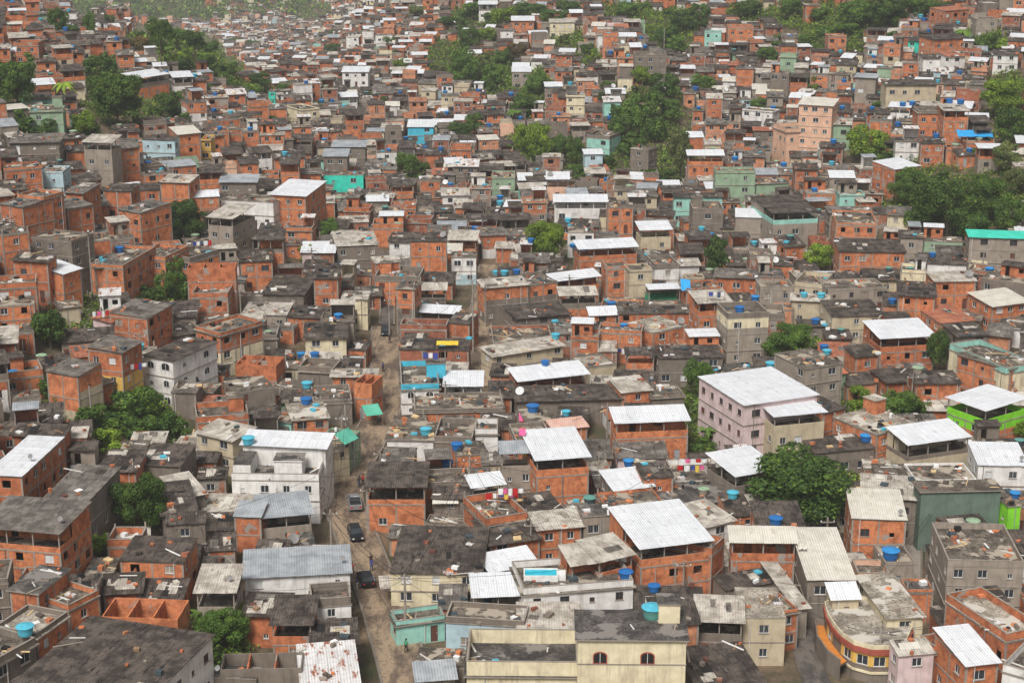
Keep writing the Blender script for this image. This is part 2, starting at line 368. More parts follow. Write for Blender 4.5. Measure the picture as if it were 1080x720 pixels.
def gen(L, D, Hh, wall, roof, rng, detail, zb=1.5, rise=None, ph=None, low=None, up=None, nowin=False, arch=False, floor='S', sheet=None, open_=None, cope=True, wins=None, stub=None, pwall=None, dish=None, hut=None, annex=False):
    h = House(); h.parts = []; h.win = []; h.L, h.D, h.H = L, D, Hh; h.wall, h.roof = wall, roof
    x0, x1 = -L/2, L/2
    base = wall[0]
    W = MB(); h.parts.append(('wall', W, None))
    FRM = MB(); RF = MB()
    op = roof in ('W', 'V', 'FW', 'GW', 'o')
    flat = roof == 's'
    if ph is None: ph = rng.choice([0.12, 0.25, 0.5, 0.8]) if flat else 0.0
    if flat: Hw = Hh-ph-0.14
    elif roof == 'o': Hw = Hh-2.5
    elif op: Hw = Hh-2.45
    else: Hw = Hh-0.02
    Hw = max(Hw, 0.3)
    if rise is None: rise = 0.0 if flat or roof == 'o' else rng.choice([0.3, 0.6, 0.9])
    lowz = max(2.75, Hh-3.2) if (low and not up) else 2.75
    def mkf(z):
        if low and z < lowz: return low
        if up and z > lowz: return up
        return wall
    nst = max(1, round(Hw/2.8)); sh = Hw/nst
    fk = rng.choice(FR)
    glass = rng.random() < 0.75
    def ops_for(ln, side, z_lo, z_hi, n, top=False):
        r = []
        if nowin: return r
        for s in range(n):
            zf = z_lo + (z_hi-z_lo)*s/n; hgt = (z_hi-z_lo)/n
            if wins is not None and side == 0:
                k = wins
            else: k = max(1, int(ln/2.6)) if ln > 1.9 else 0
            for i in range(k):
                if wins is None and rng.random() < (0.20 if side == 0 else 0.27): continue
                w, hh = rng.choice([(1.1, 1.0), (1.1, 1.0), (0.9, 1.0), (1.4, 1.1), (0.6, 0.6)])
                if hgt < 2.2: hh = 0.7
                c = ln*(i+0.5)/k + (0 if wins else rng.uniform(-.3, .3)); zz = zf+min(1.1, hgt*0.42)
                if side == 0 and (s == 0 or rng.random() < .12) and rng.random() < 0.25 and wins is None:
                    w, hh, zz = 0.85, 2.05, zf+0.02; st = 'door'
                else: st = 'window' if rng.random() < .72 else rng.choice(['shut', 'curt', 'grid'])
                if zz+hh > zf+hgt-0.15: hh = zf+hgt-0.15-zz
                if hh < 0.35 or c-w/2 < 0.15 or c+w/2 > ln-0.15: continue
                r.append((c-w/2, c+w/2, zz, zz+hh, st))
        return r
    SIDES = [((x0, 0), (1, 0), (0, -1), L, 0), ((x1, 0), (0, 1), (1, 0), D, 1), ((x0, D), (0, -1), (-1, 0), D, 3), ((x1, D), (-1, 0), (0, 1), L, 2)]
    def add_side(o, u, n, ln, side, z_lo, z_hi, nst_, zbot, win=True):
        ops = ops_for(ln, side, z_lo, z_hi, nst_) if (win and not (side == 2)) else []
        if arch and side in (0, 1, 3):
            for q in ops:
                if q[4] != 'door':
                    a, b, c, d = q[:4]
                    m = Matrix(((u[0], -n[0], 0, o[0]+u[0]*a), (u[1], -n[1], 0, o[1]+u[1]*a), (0, 0, 1, c), (0, 0, 0, 1)))
                    h.win.append((m, round(b-a, 2), round(d-c, 2), 'arch', fk))
            facade(W, o, u, n, ln, zbot, z_hi, [], mkf, 0); return
        facade(W, o, u, n, ln, zbot, z_hi, ops, mkf, 0.16 if detail else 0)
        for a, b, c, d, st in ops:
            void = (not glass and st != 'door' and base in 'b' and rng.random() < 0.6)
            m = Matrix(((u[0], -n[0], 0, o[0]+u[0]*a-n[0]*0.10), (u[1], -n[1], 0, o[1]+u[1]*a-n[1]*0.10), (0, 0, 1, c), (0, 0, 0, 1)))
            h.win.append((m, round(b-a, 2), round(d-c, 2), 'void' if void else st, fk))
    for S in SIDES: add_side(*S, 0.0, Hw, nst, -zb)
    # concrete frame lines on brick
    if base in ('b',) and detail:
        ncol = max(1, round(L/3.6)); e = .03
        for i in range(ncol+1):
            cx = x0 + (L-0.2)*i/ncol
            FRM.box(cx-e*(i == 0), cx+0.2+e*(i == ncol), -e, 0.1, -zb, Hw, 'fr', False, False)
        for sx, X in ((-1, x0), (1, x1)):
            nd = max(1, round(D/3.8))
            for i in range(1, nd+1):
                cy = (D-0.2)*i/nd
                a, b = sorted((X+sx*e, X-sx*0.1)); FRM.box(a, b, cy, cy+0.2, -zb, Hw, 'fr', False, False)
        for s in range(1, nst+1):
            z = sh*s if s < nst else Hw-0.1
            g = .05; t = 0.09
            FRM.box(x0-g, x1+g, -g, 0.1, z-t, z+t, 'fr'); FRM.box(x0-g, x0+0.1, 0.1, D+g, z-t, z+t, 'fr'); FRM.box(x1-0.1, x1+g, 0.1, D+g, z-t, z+t, 'fr')
    elif detail and nst > 1 and rng.random() < 0.7:
        for s in range(1, nst):
            z = sh*s; g = .12 if rng.random() < .4 else .06
            FRM.box(x0-g, x1+g, -g, 0.1, z-.06, z+.06, 'fr'); FRM.box(x0-g, x0+0.1, 0.1, D, z-.06, z+.06, 'fr'); FRM.box(x1-0.1, x1+g, 0.1, D, z-.06, z+.06, 'fr')
    zone = None
    pw = pwall or (wall if rng.random() < .75 else 'c')
    def parapet(zf, zt, name='parapet', t=0.14, cop=True):
        P = MB(); P.box(x0, x1, 0, t, zf, zt, pw); P.box(x0, x1, D-t, D, zf, zt, pw)
        P.box(x0, x0+t, t, D-t, zf, zt, pw); P.box(x1-t, x1, t, D-t, zf, zt, pw)
        if cop and zt-zf > .3 and detail:
            g = .03; k = 'fr'
            P.box(x0-g, x1+g, -g, t+g, zt, zt+.05, k); P.box(x0-g, x1+g, D-t-g, D+g, zt, zt+.05, k)
            P.box(x0-g, x0+t+g, t+g, D-t-g, zt, zt+.05, k); P.box(x1-t-g, x1+g, t+g, D-t-g, zt, zt+.05, k)
        h.parts.append((name, P, None))
    if flat:
        ov = rng.choice([.04, .12, .3])
        zt = Hh-ph
        RF.box(x0-ov, x1+ov, -ov, D+ov, zt-0.14, zt, 'fr', topmk=floor)
        if ph > 0.2: parapet(zt+.002, Hh, cop=cope)
        if (stub if stub is not None else (base == 'b' and rng.random() < .4)):
            for cx in (x0+.02, x1-.22):
                for cy in (.02, D-.22): FRM.box(cx, cx+.2, cy, cy+.2, zt+.01, Hh+rng.uniform(.4, .9), 'fr')
        if hut if hut is not None else (rng.random() < .14 and L > 6 and D > 6 and detail):
            Q = MB(); bx = rng.choice([x0+.3, x1-2.6]); by = D-2.8
            Q.box(bx, bx+2.2, by, by+2.4, zt+.003, zt+2.1, wall, topmk='S'); Q.box(bx-.15, bx+2.35, by-.15, by+2.55, zt+2.1, zt+2.2, 'fr', topmk=floor)
            h.parts.append(('stair_hut', Q, None))
        zone = (x0+.3, x1-.3, .3, D-.3, zt, zt)
        if annex and L > 4 and D > 4:
            Q = MB(); Q2 = MB(); wa = L*rng.uniform(.38, .8); da = D*rng.uniform(.35, .6); ha = rng.uniform(2.0, 2.6)
            ax = x0+.03 if rng.random() < .5 else x1-.03-wa; ay = D-.04-da; wk = rng.choice([wall, wall, 'b', 'b2', 'c', 'c2', 'w'])
            opn = rng.random() < .45
            if opn:
                for X in (ax, ax+wa-.15):
                    Q4 = MB(); Q4.box(X, X+.15, ay, ay+.15, zt+.003, zt+ha, 'fr'); h.parts.append(('post', Q4, None))
                Q.box(ax, ax+wa, ay+da-.12, ay+da, zt+.003, zt+ha, wk)
                if rng.random() < .6: Q.box(ax, ax+.12, ay+.16, ay+da-.121, zt+.003, zt+ha, wk)
            else:
                f_ops = [(wa*.15, wa*.15+.8, zt+.02, zt+1.95)] + ([(wa*.6, wa*.6+.9, zt+.9, zt+1.7)] if wa > 3.2 else [])
                facade(Q, (ax, ay), (1, 0), (0, -1), wa, zt+.003, zt+ha, f_ops, lambda z: wk, .12)
                for X in (ax, ax+wa): Q.face([(X, ay, zt), (X, ay+da, zt), (X, ay+da, zt+ha+.3), (X, ay, zt+ha)], wk)
                Q.face([(ax, ay+da, zt), (ax+wa, ay+da, zt), (ax+wa, ay+da, zt+ha+.3), (ax, ay+da, zt+ha)], wk)
            sheets(Q2, ax-.2, ax+wa+.2, ay-.3, ay+da+.1, zt+ha, zt+ha+.3, rng.choice(['f', 'f', 'f2', 'F', 'W', 'f', 'G', 'R']), rng, min(detail, 1))
            h.parts.append(('back_wall' if opn else 'upper_room', Q, None)); h.parts.append(('upper_roof', Q2, None)); zone = (x0+.3, x1-.3, .3, ay-.4, zt, zt)
    elif roof == 'o':
        RF.box(x0+.15, x1-.15, .15, D-.15, Hw-.1, Hw, 'wd', topmk='S')
        parapet(Hw, Hh, 'upper_wall', cop=False)
        P = MB(); k = max(1, int(L/3.6))
        for i in range(1, k+1):
            xx = x0 + L*i/(k+1); P.box(xx-.07, xx+.07, .14, D-.14, Hw+.002, Hh-.02, wall)
        if D > 5: P.box(x0+.14, x1-.14, D*.5-.07, D*.5+.07, Hw+.003, Hh-.05, wall)
        h.parts.append(('partition', P, None)); zone = (x0+.3, x1-.3, .3, D*.45, Hw, Hw)
    elif op:
        zf = Hw
        RF2 = MB(); RF2.box(x0+.001, x1-.001, .001, D-.001, zf-.13, zf-.005, 'fr', topmk=floor); h.parts.append(('terrace_floor', RF2, None))
        sk = sheet or {'W': 'W', 'V': 'f', 'FW': 'F', 'GW': 'G'}[roof]
        parapet(zf+.002, zf+rng.choice([.6, .95, .95]), cop=False)
        npo = max(2, round(L/3.2)+1)
        def post_(*b):
            PO = MB(); PO.box(*b); h.parts.append(('post', PO, None))
        for i in range(npo):
            cx = x0+.03 + (L-.2)*i/(npo-1); post_(cx, cx+.14, .03, .17, zf+.3, Hh-.17, 'fr' if base != 'w' else 'w')
        for sx in (x0+.03, x1-.17): post_(sx, sx+.14, D*.5, D*.5+.14, zf+.3, Hh+rise*.5-.03, 'fr')
        BE = MB(); BE.box(x0, x1, .02, .16, Hh-.165, Hh-.02, 'st'); h.parts.append(('beam', BE, None))
        enc = open_ if open_ is not None else rng.choice([0, .45, .6])
        if enc:
            B = MB(); y = D*(1-enc); zc = Hh+rise*(1-enc)-.08
            facade(B, (x0+.2, y), (1, 0), (0, -1), L-.4, zf+.01, zc, [(L*.2, L*.2+.9, zf+.05, zf+2.05), (L*.55, L*.55+1.1, zf+1, zf+1.95)] if L > 5 else [], lambda z: wall, .12)
            B.face([(x0+.01, y, zf), (x0+.01, D-.01, zf), (x0+.01, D-.01, Hh+rise-.05), (x0+.01, y, zc)], wall); B.face([(x1-.01, y, zf), (x1-.01, D-.01, zf), (x1-.01, D-.01, Hh+rise-.05), (x1-.01, y, zc)], wall)
            B.face([(x0+.01, D-.02, zf), (x1-.01, D-.02, zf), (x1-.01, D-.02, Hh+rise-.05), (x0+.01, D-.02, Hh+rise-.05)], wall)
            h.parts.append(('upper_room', B, None))
        ov = .35
        sheets(RF, x0-ov, x1+ov, -ov, D+.2, Hh, Hh+rise, sk, rng, detail)
    else:
        sk = ROOFS[roof]; ov = rng.choice([.15, .3, .4])
        for X in (x0, x1): W.face([(X, 0, Hw), (X, D, Hw), (X, D, Hw+rise)], mkf(Hw))
        W.face([(x0, D, Hw), (x1, D, Hw), (x1, D, Hw+rise), (x0, D, Hw+rise)], mkf(Hw))
        if rise < 0: W.face([(x0, 0, Hw), (x1, 0, Hw), (x1, 0, Hw+.02), (x0, 0, Hw+.02)], mkf(Hw))
        sheets(RF, x0-ov, x1+ov, -ov, D+ov*.5, Hh-rise*ov/D, Hh+rise, sk, rng, detail)
        zone = (x0, x1, 0, D, Hh+.1, Hh+rise+.1)
        if pwall:   # raised party walls beside the roof
            P = MB(); P.box(x0-.12, x0-.005, -.02, D, Hw-.2, Hh+rise+.35, pwall); P.box(x1+.005, x1+.12, -.02, D, Hw-.2, Hh+rise+.35, pwall); h.parts.append(('parapet', P, None))
    if detail and (roof in ('f', 'f2', 'F', 'R', 'T', 'V', 'FW') ):
        sk2 = {'f': ['f2', 'f', 'F', 'dk'], 'f2': ['f', 'F', 'f2'], 'F': ['f2', 'W2', 'F'], 'V': ['f2', 'f'], 'FW': ['F', 'f2']}.get(roof, ['f2'])
        for _ in range(rng.choice([0, 1, 2, 3, 4, 5]) if detail == 2 else rng.choice([0, 1, 2])):
            w_, l_ = rng.choice([(1.1, 2.3), (1.1, 1.2), (.6, 1.8), (2.2, 1.1), (1.0, 1.6)])
            if L < w_+.6 or D < l_+.6: continue
            xa = rng.uniform(x0, x1-w_); ya = rng.uniform(.1, D-l_-.1); za_ = Hh+rise*ya/D+.115+.006*_; zb3 = Hh+rise*(ya+l_)/D+.115+.006*_; sk_ = rng.uniform(-.12, .12)
            RF.hull8([(xa, ya, za_), (xa+w_, ya+sk_, za_), (xa+w_-sk_, ya+l_, zb3), (xa-sk_, ya+l_, zb3), (xa, ya, za_+.03), (xa+w_, ya+sk_, za_+.03), (xa+w_-sk_, ya+l_, zb3+.03), (xa-sk_, ya+l_, zb3+.03)], rng.choice(sk2))
    if detail == 2 and rng.random() < .5:
        Q = MB(); X = rng.uniform(x0+.3, x1-.3); Q.tube((X, -.09, -.5), (X, -.09, Hw-.1), .05, .05, rng.choice(['pvc', 'pvc', 'c', 'st']), 6); h.parts.append(('downpipe', Q, None))
    h.parts.append(('roof', RF, None))
    if FRM.f: h.parts.append(('concrete_frame', FRM, None))
    if (dish if dish is not None else (detail and rng.random() < .11)):
        Q = MB(); X = rng.choice([x0+.7, x1-.7]); y = rng.uniform(.5, max(.6, D*.5)); zr = (Hh-ph) if flat else Hh+.1
        if op and roof != 'o': zr = Hh+.12
        Q.tube((X, y, zr), (X, y, zr+.6), .035, .035, 'st', 5)
        r = rng.choice([.32, .32, .32, .7]); c = Vector((X, y-.12, zr+.75)); mt = Matrix.Translation(c) @ Matrix.Rotation(rng.uniform(-.6, .6), 4, 'Z') @ Matrix.Rotation(math.radians(50), 4, 'X')
        dd = MB(); dd.lathe([(0.01, 0), (r*.5, .03), (r, .12), (r*1.0, .14), (r*.5, .05), (.01, .02)], rng.choice(['al', 'dg', 'dg']), 12, close=False); dd.tube((0, 0, .02), (0, 0, r*.8), .02, .02, 'st', 4); Q.add(dd, mt)
        h.parts.append(('satellite_dish', Q, None))
    h.zone = zone; h.detail = detail
    return h

HOUSES = []
def place_house(h, mid, ang, zg):
    h.mat = Matrix.Translation((mid[0], mid[1], zg)) @ Matrix.Rotation(ang, 4, 'Z')
    h.mid = mid; h.ang = ang; h.zg = zg
    c, s = math.cos(ang), math.sin(ang)
    h.foot = [(mid[0]+c*x-s*y, mid[1]+s*x+c*y) for x, y in ((-h.L/2, 0), (h.L/2, 0), (h.L/2, h.D), (-h.L/2, h.D))]
    cx = sum(p[0] for p in h.foot)/4; cy = sum(p[1] for p in h.foot)/4; h.c = (cx, cy); h.r = math.hypot(h.L, h.D)/2
    HOUSES.append(h); return h
def ground_of(mid, ang, L, D):
    c, s = math.cos(ang), math.sin(ang)
    zs = [H(mid[0]+c*x-s*y, mid[1]+s*x+c*y) for x, y in ((-L/2, 0), (L/2, 0), (L/2, D), (-L/2, D))]
    return H(*mid), min(zs)
SEED = [100]
def T(ax, ay, bx, by, yb, Hh, wall, roof, **k):
    SEED[0] += 1; rng = random.Random(SEED[0])
    lab = k.pop('label', None); lm = k.pop('lm', None); name = k.pop('name', None); extra = k.pop('extra', None); D = k.pop('D', None)
    mx, my = (ax+bx)/2, (ay+by)/2
    Hh = Hh*1.0
    p = hit(mx, my, Hh); Z = p.z
    A = on_plane(ax, ay, Z); B = on_plane(bx, by, Z)
    L = (B-A).length; ang = math.atan2(B.y-A.y, B.x-A.x)
    rise = k.get('rise')
    if rise is None: rise = 0.0 if roof in ('s', 'o') else (0.8 if roof in ('W', 'w', 'w2', 'G', 'FW', 'GW', 'R') else 0.5)
    k['rise'] = rise
    mid = (A+B)/2; n = Vector((-math.sin(ang), math.cos(ang), 0))
    if D is None:
        lo, hi = 1.0, 40.0
        for _ in range(30):
            D = (lo+hi)/2
            if proj(mid+n*D+Vector((0, 0, rise)))[1] > yb: lo = D
            else: hi = D
        D = max(2.5, min(D, 26))
    zg, zm = ground_of((mid.x, mid.y), ang, L, D)
    Hr = Z - zg
    dist = (mid-CAM).length
    det = 2 if dist < 360 else 1
    h = gen(L, D, Hr, wall, roof, rng, det, zb=zg-zm+0.4, **k)
    h.traced = True; h.lab = lab; h.lm = lm; h.kname = name; h.extra = extra
    place_house(h, (mid.x, mid.y), ang, zg)
    if extra: extra(h)
    return h
def hutbox(x0,x1,y0,y1,_,mk):
    def f(h):
        z = h.H-.9; z0, z1 = z+.003, z+2.4; Q = MB(); Q.box(x0,x1,y0,y1,z0,z1,mk,topmk='S'); Q.box(x0-.12,x1+.12,y0-.12,y1+.12,z1,z1+.12,'fr',topmk='f2'); h.parts.append(('stair_hut', Q, None))
    return f
# ------------------------------------------------------------------ traced houses
def arch_windows(xs, z, w=1.25, hh=1.15):
    def f(h):
        for x in xs: h.win.append((Matrix.Translation((x-w/2, 0, z)), w, hh, 'arch', 'rd'))
    return f
def boxes(name, lst):
    def f(h):
        Q = MB()
        for b in lst: Q.box(*b[:6], b[6])
        h.parts.append((name, Q, None))
    return f
def both(*fs):
    def f(h):
        for q in fs: q(h)
    return f
# bottom left
T(-15,500, 23,502, 460, 5.5,'b','w', rise=.2)
T(48,525,92,528,491, 6,'c','f2')
T(-22,555,62,562,540,7,'b2','GW', sheet='f2', rise=.5, D=8, open_=.6, lm='the big slate-roofed brick house')
T(10,620,40,624,597,6,'b','s', ph=.1, floor='S3')
T(-20,612,8,610,590,6,'c','s')
T(-8,697,37,672,0,5.5,'c','s',D=5,ph=.7)
T(38,668,71,645,0,6,'b2','s',D=5,ph=.5, floor='S2')
T(72,638,104,622,0,6,'b2','s',D=6,ph=.6)
T(17,720,150,742,0,6.5,'w','f',D=14.5,rise=.3, lm='the huge dark corner roof', wins=4)
T(107,650,187,653,631,5,'b2','o', lm='the roofless brick shell')
T(127,590,193,593,566,5,'b2','f')
T(172,543,207,539,508,5,'c','f')
T(175,553,216,551,541,5.5,'c','f')
T(190,525,216,520,500,4,'c','F')
T(247,544,275,545,528,5,'b','G',rise=.6)
T(275.5,546,328,541,520,5,'c2','GW',rise=.8,open_=.4)
T(258,609,369,603,577,5,'w','G',rise=.4, lm='the long zinc roof')
T(328,632,370,629,614,5.5,'w','s',ph=.9,wins=1, floor='S')
T(207,624,247,624,595,6,'c2','FW',open_=0)
T(257,648,300,649,625,4,'b','f')
T(287,658,328,658,628,5,'b','V',open_=0)
T(232,706,318,704,688,5,'b','o')
T(222,712,270,714,702,4,'c','s',floor='S3')
T(318,728,380,723,677,4.5,'w','R', lm='the rusty white roof')
T(330,680,376,677,653,4,'c','f')
# bottom middle
T(387,513,448,513,487,6.5,'b2','V', open_=.3, lm='the street-corner brick house')
T(458,524,493,525,513,5,'c','f')
T(449,550,497,553,543,2.6,'c','s')
T(449,509,497,507,494,5.5,'b','s')
T(412,604,508,606,555,4.5,'y','f', up=None, wins=3, lm='the wide dark street roof')
T(418,655,469,648,640,3.2,'t3','s',floor='S')
T(470,650,553,655,636,4.5,'l','s',ph=.6,wins=2,pwall='c')
T(517,603,566,594,580,4,'c','W', open_=.4)
T(500,629,551,627,604,4,'c2','W', open_=.5)
T(552,620,668,611,600,6,'w','s',ph=.8,wins=4,D=7.5, lm='the rooftop pool house')
T(603,596,634,592,573,7,'b','FW')
T(632,592,667,584,566,7.2,'b','FW')
T(492,697,610,698,663,7.5,'y','s',ph=1.6,floor='S3',nowin=True, extra=arch_windows([-5,1.5,5],0.6))
T(609.5,672,724,673,643,11,'y','s',ph=.1,floor='S3',nowin=True, lm='the cream arched-window building', extra=both(arch_windows([-3.2,1.6],8.2),arch_windows([-4,2.5,4.6],4.0)))
T(548,662,611,662,635,4,'c2','F',rise=.3)
T(513,547,556,540,520,6,'b','s',ph=.9)
T(498,514,531,510,500,6,'b','W')
T(529,478,563,477,465,8,'c2','GW',open_=0, wins=2)
T(566,485,621,481,452,8.5,'b2','W',open_=.3, lm='the tall white-canopy brick house')
T(517,574,569,567,545,4.5,'b','f')
T(568,558,613,554,538,5.5,'b2','F',wins=2)
T(557,540,592,535,520,4.5,'b','f')
T(616,543,657,540,530,7,'c2','s',ph=.15,floor='S3',wins=2)
T(436,700,490,703,682,3.2,'c','s',floor='S')
T(440,717,480,714,704,3.5,'c','G')
# bottom right
T(676,578,750,569,544,8,'b2','W',D=11,open_=.45, lm='the wide white-canopy brick house')
T(751,578,764,566,550,7,'b','s',D=6,ph=.9)
T(648,517,689,512,494,5,'c','w')
T(640,535,700,530,517,6,'b','s')
T(678,504,710,502,488,6,'b','f')
T(712,507,752,506,484,4,'w','s',ph=.8)
T(776,502,820,494,474,7,'c','W',open_=0)
T(712,534,772,524,508,4,'c','s',ph=.15,floor='S3')
T(742,556,775,548,530,5,'w','F')
T(772,571,839,572,555,7,'b','W',sheet='W2',open_=.3)
T(852,611,902,611,556,6,'c','w2',rise=1.0, lm='the large cream metal roof')
T(840,641,851.5,640,585,4,'c2','F',D=13)
T(735,654,783,656,628,6,'b3','FW',open_=0)
T(784,650,829,650,618,6,'k','s',ph=.1,floor='S2',wins=1)
T(737,725,805,718,680,4,'c','f')
T(765,622,825,612,602,3.5,'c','f')
T(824,645,842,642,625,5,'b','s')
T(936,650,974,648,596,5.5,'y','s',ph=.1,floor='S2',D=11, lm='the two-tank cream house', stub=False,hut=False)
T(878,631,906,630,617,5.5,'k','w')
T(899,546,956,548,522,7,'b2','w2',D=8,wins=2, lm='the peach and brick house')
T(905,604,938,604,560,3.4,'pe','s',D=4)
T(910,523,970,527,501,6.5,'c','F')
T(972,517,1056,515,506,8.5,'gd','s',ph=.1,nowin=True, lm='the dark green boarded house')
T(1000,590,1080,592,549,8,'c2','s',D=11,ph=.7,up=None, lm='the crumbling grey house')
T(1064,532,1077,531,515,7,'e','s',ph=.2,D=3)
T(1019,701,1053,697,660,6,'b2','w')
T(985,681,1008,677,668,5,'b','s',ph=.9)
T(1062,668,1100,660,622,8,'b','s',ph=.9,floor='S2')
T(1040,634,1060,632,620,6,'c','f')
T(1058,700,1100,712,674,7,'w','s',ph=.8)
T(948,691,985,688,676,5,'p','F')
T(1032,490,1084,491,466,6,'w','w')
T(926,500,963,500,488,5,'c2','s')
T(966,506,1030,505,488,5.5,'w','s',ph=.3)
# middle left
T(182,381,228,361,0,8,'w','f',D=5.5,rise=.2,arch=True,wins=2,nowin=False, lm='the white arched-window house')
T(232,351,277,338,0,8,'b','s',D=6,low='y')
T(155,336,181,321,0,8,'b','f2',D=6.5)
T(128,372,149,360,0,9,'b','f2',D=5.5,low='a')
T(49,391,82,397,384,7,'b2','f2',D=5,low='k', lm='the square cream-based brick house')
T(93,411,119,402,0,3.5,'b','f',D=4)
T(98,335,117,340,0,4,'p','T',D=6, lm='the pink clay-tile house')
T(185,354,210,350,341,4,'c','f')
T(202,309,240,309,297,6,'b','s')
T(197,283,248,282,277,9,'b','o')
T(-10,300,38,297,290,6,'b','s')
T(-10,322,36,319,312,5,'b2','s')
T(66,289,85,283,0,7,'b2','w',D=5)
T(100,283,129,280,268,6,'b2','f2')
T(129.5,280,164,260,0,8,'b2','s',D=6,wins=3)
T(248,384,291,386,375,5,'b','o')
T(248,413,290,407,398,5.5,'c','s')
T(207,440,262,436,423,5,'b','s',ph=.8)
T(207,456,245,465,446,5,'k','F')
T(145,490,190,492,468,4,'c','f')
T(105,497,143,497,474,4,'b','f')
T(13,458,66,460,447,5,'b','f')
T(68,462,91,461,450,5,'b','F')
T(309,442,346,439,424,5,'b2','s',ph=.1,floor='S2',wins=2)
T(285,441,307,444,424,4,'t3','s',ph=.1)
T(315,386,352,388,378,5,'c','s')
T(322,357,365,356,339,5,'y','f')
T(277,310,320,311,290,5,'c','f')
T(43,181,66,181,0,6,'l','s',D=6)
T(46,208,67,202,0,10,'b2','s',D=6)
T(0,215,24,219,0,7,'b','f2',D=7)
T(69,203,87,204,0,7,'b2','f2',D=7)
T(71,221,98,216,0,7,'b','f2',D=6)
T(125,221,148,225,0,7,'b2','f2',D=8)
T(109,201,138,202,194,6,'b','f')
T(139,201,168,200,193,6,'b','f')
T(33,249,75,254,0,8,'c','s',D=6)
T(86,254,117,251,0,8,'b','s',D=5)
T(14,274,50,276,267,7,'b','f')
T(2,247,30,243,0,9,'b2','s',D=6)
T(174,271,199,259,0,8,'b2','s',D=6,ph=.6)
T(200,272,231,263,0,8,'b2','s',D=6,ph=.8)
T(169,192,199,193,184,7,'b2','F')
T(192,209,231,207,201,5,'b2','w')
# centre
T(423,405,463,404,380,5.5,'w','s',ph=.9,pwall='u',arch=True,wins=2, extra=hutbox(1.2,4.2,5.2,7.6,'rel','u'), lm='the bright blue terrace house')
T(469,407,508,407,391,4.5,'w','W',open_=.4)
T(421,368,494,369,357,5,'b3','f')
T(422,342,471,343,336,5,'b3','s',ph=.8)
T(472,340,495,342,330,5,'b','f')
T(418,303,437,304,296,9,'b2','s',low='c',ph=.1)
T(443,329,482,331,322,4,'b2','W',open_=0)
T(442,306,470,306,298,4,'c2','FW')
T(476,270,502,270,264,6,'w','s',low='l',wins=2,ph=.2, lm='the white and pale-blue house')
T(395,291,442,292,281,6,'b2','s',ph=.8)
T(396,278,422,276,270,7,'b','F')
T(511,304,557,300,293,7,'b2','F',low='c')
T(557.5,300,588,296,288,7,'b2','s',low='c',wins=2)
T(545,336,600,331,320,4.5,'c','f')
T(520,361,583,360,343,4.5,'b3','s')
T(520,376,594,364,360,4.5,'k','F')
T(547,402,620,394,384,5,'b3','W',open_=.5)
T(585,297,632,291,286,6,'b','W')
T(591,312,629,311,302,6,'b2','FW')
T(437,432,531,430,414,4,'b2','s',ph=.4)
T(408,461,457,462,444,4,'w','s',ph=.2,nowin=True)
T(458,460,498,461,441,4.5,'c','s')
T(501,452,525,452,441,5,'w','s',wins=1)
T(481,478,514,476,464,4.5,'b2','s',ph=.2)
T(584,453,619,449,441,5,'b2','PK')
T(545,466,583,464,446,5.5,'b','s',ph=.5)
T(556,443,585,441,430,5,'b2','s')
T(350,397,396,397,389,5,'b2','F', rise=.2)
T(330,423,371,421,406,4,'c','s')
T(373,403,392,405,395,6,'b2','o')
T(344,480,368,468,0,5,'y','s',D=4.5)
T(366,466,380,454,0,5,'g','s',D=4.5)
# centre right
T(650,446,726,443,428,6.5,'b2','W',open_=.55, lm='the shaded white-sheet brick house')
T(785,427,862,416,0,9.5,'p','w',D=13.5,rise=.2,wins=3, lm='the big pink building')
T(817,439,870,434,0,8.5,'k','W',D=7,open_=.3, rise=.3, lm='the beige white-canopy house')
T(869,436,892,430,412,6,'b2','f')
T(850,388,889,382,369,8,'c2','s',ph=.1)
T(855,396,892,393,0,5,'g','TO',D=4)
T(768,331,811,329,322,9.5,'y','s',low='c2',ph=.8,wins=2,D=7, lm='the tall yellow building')
T(737,320,771,318,306,8.5,'b2','FW',sheet='F')
T(656,414,687,411,397,5,'b2','F')
T(688,418,722,416,405,4.5,'c','s')
T(661,374,690,374,366,5,'b2','V')
T(695,378,762,377,364,5,'c','f')
T(617,387,650,383,374,4,'k','s',floor='S2')
T(631,347,677,349,341,6,'b2','s',ph=.5)
T(689,350,724,342,336,5.5,'b2','s',floor='S2')
T(623,332,650,331,325,4.5,'b2','w')
T(652,331,731,330,322,4.5,'b','f')
T(640,281,663,280,274,8,'b2','s',ph=.5)
T(664,285,688,284,278,8,'k','s',ph=.3)
T(691,279,716,278,269,6,'w','s')
T(545,423,655,420,406,4,'c','f')
# right
T(929,357,986,354,337,7,'b','W',open_=.4, lm='the notched white canopy house')
T(1000,419,1040,433,0,7,'b2','W',D=9,pwall='e',up='e',open_=0,rise=.3, lm='the lime-green terrace house')
T(958,469,1022,460,446,6,'k','W',open_=.3, lm='the low white-sheet corner house')
T(925,457,968,446,0,6,'b2','s',D=9,ph=.1,floor='S2')
T(1002,362,1061,388,0,8,'y','s',D=6,pwall='t3',ph=.9,wins=3, lm='the cream teal-terrace house')
T(1066,388,1092,380,368,8,'b2','s')
T(948,311,986,313,297,8,'b2','f',wins=2)
T(986.5,297,1029,296,286,8,'b2','F')
T(878,334,932,333,316,5,'k','f')
T(835,316,873,318,310,5,'k','F')
T(874,305,935,303,294,5,'c2','s')
T(838,297,868,300,287,5.5,'k','s')
T(1047,323,1085,318,306,5,'b2','w2')
T(1023,250,1085,252,243,7.5,'c2','TQ',rise=.2,wins=2, lm='the turquoise-roofed right-edge building')
T(903,376,926,374,364,6,'b','f')
T(992,341,1028,338,322,5,'b2','T', lm='the clay-tiled brick house')
T(860,478,922,472,459,4,'c','f')
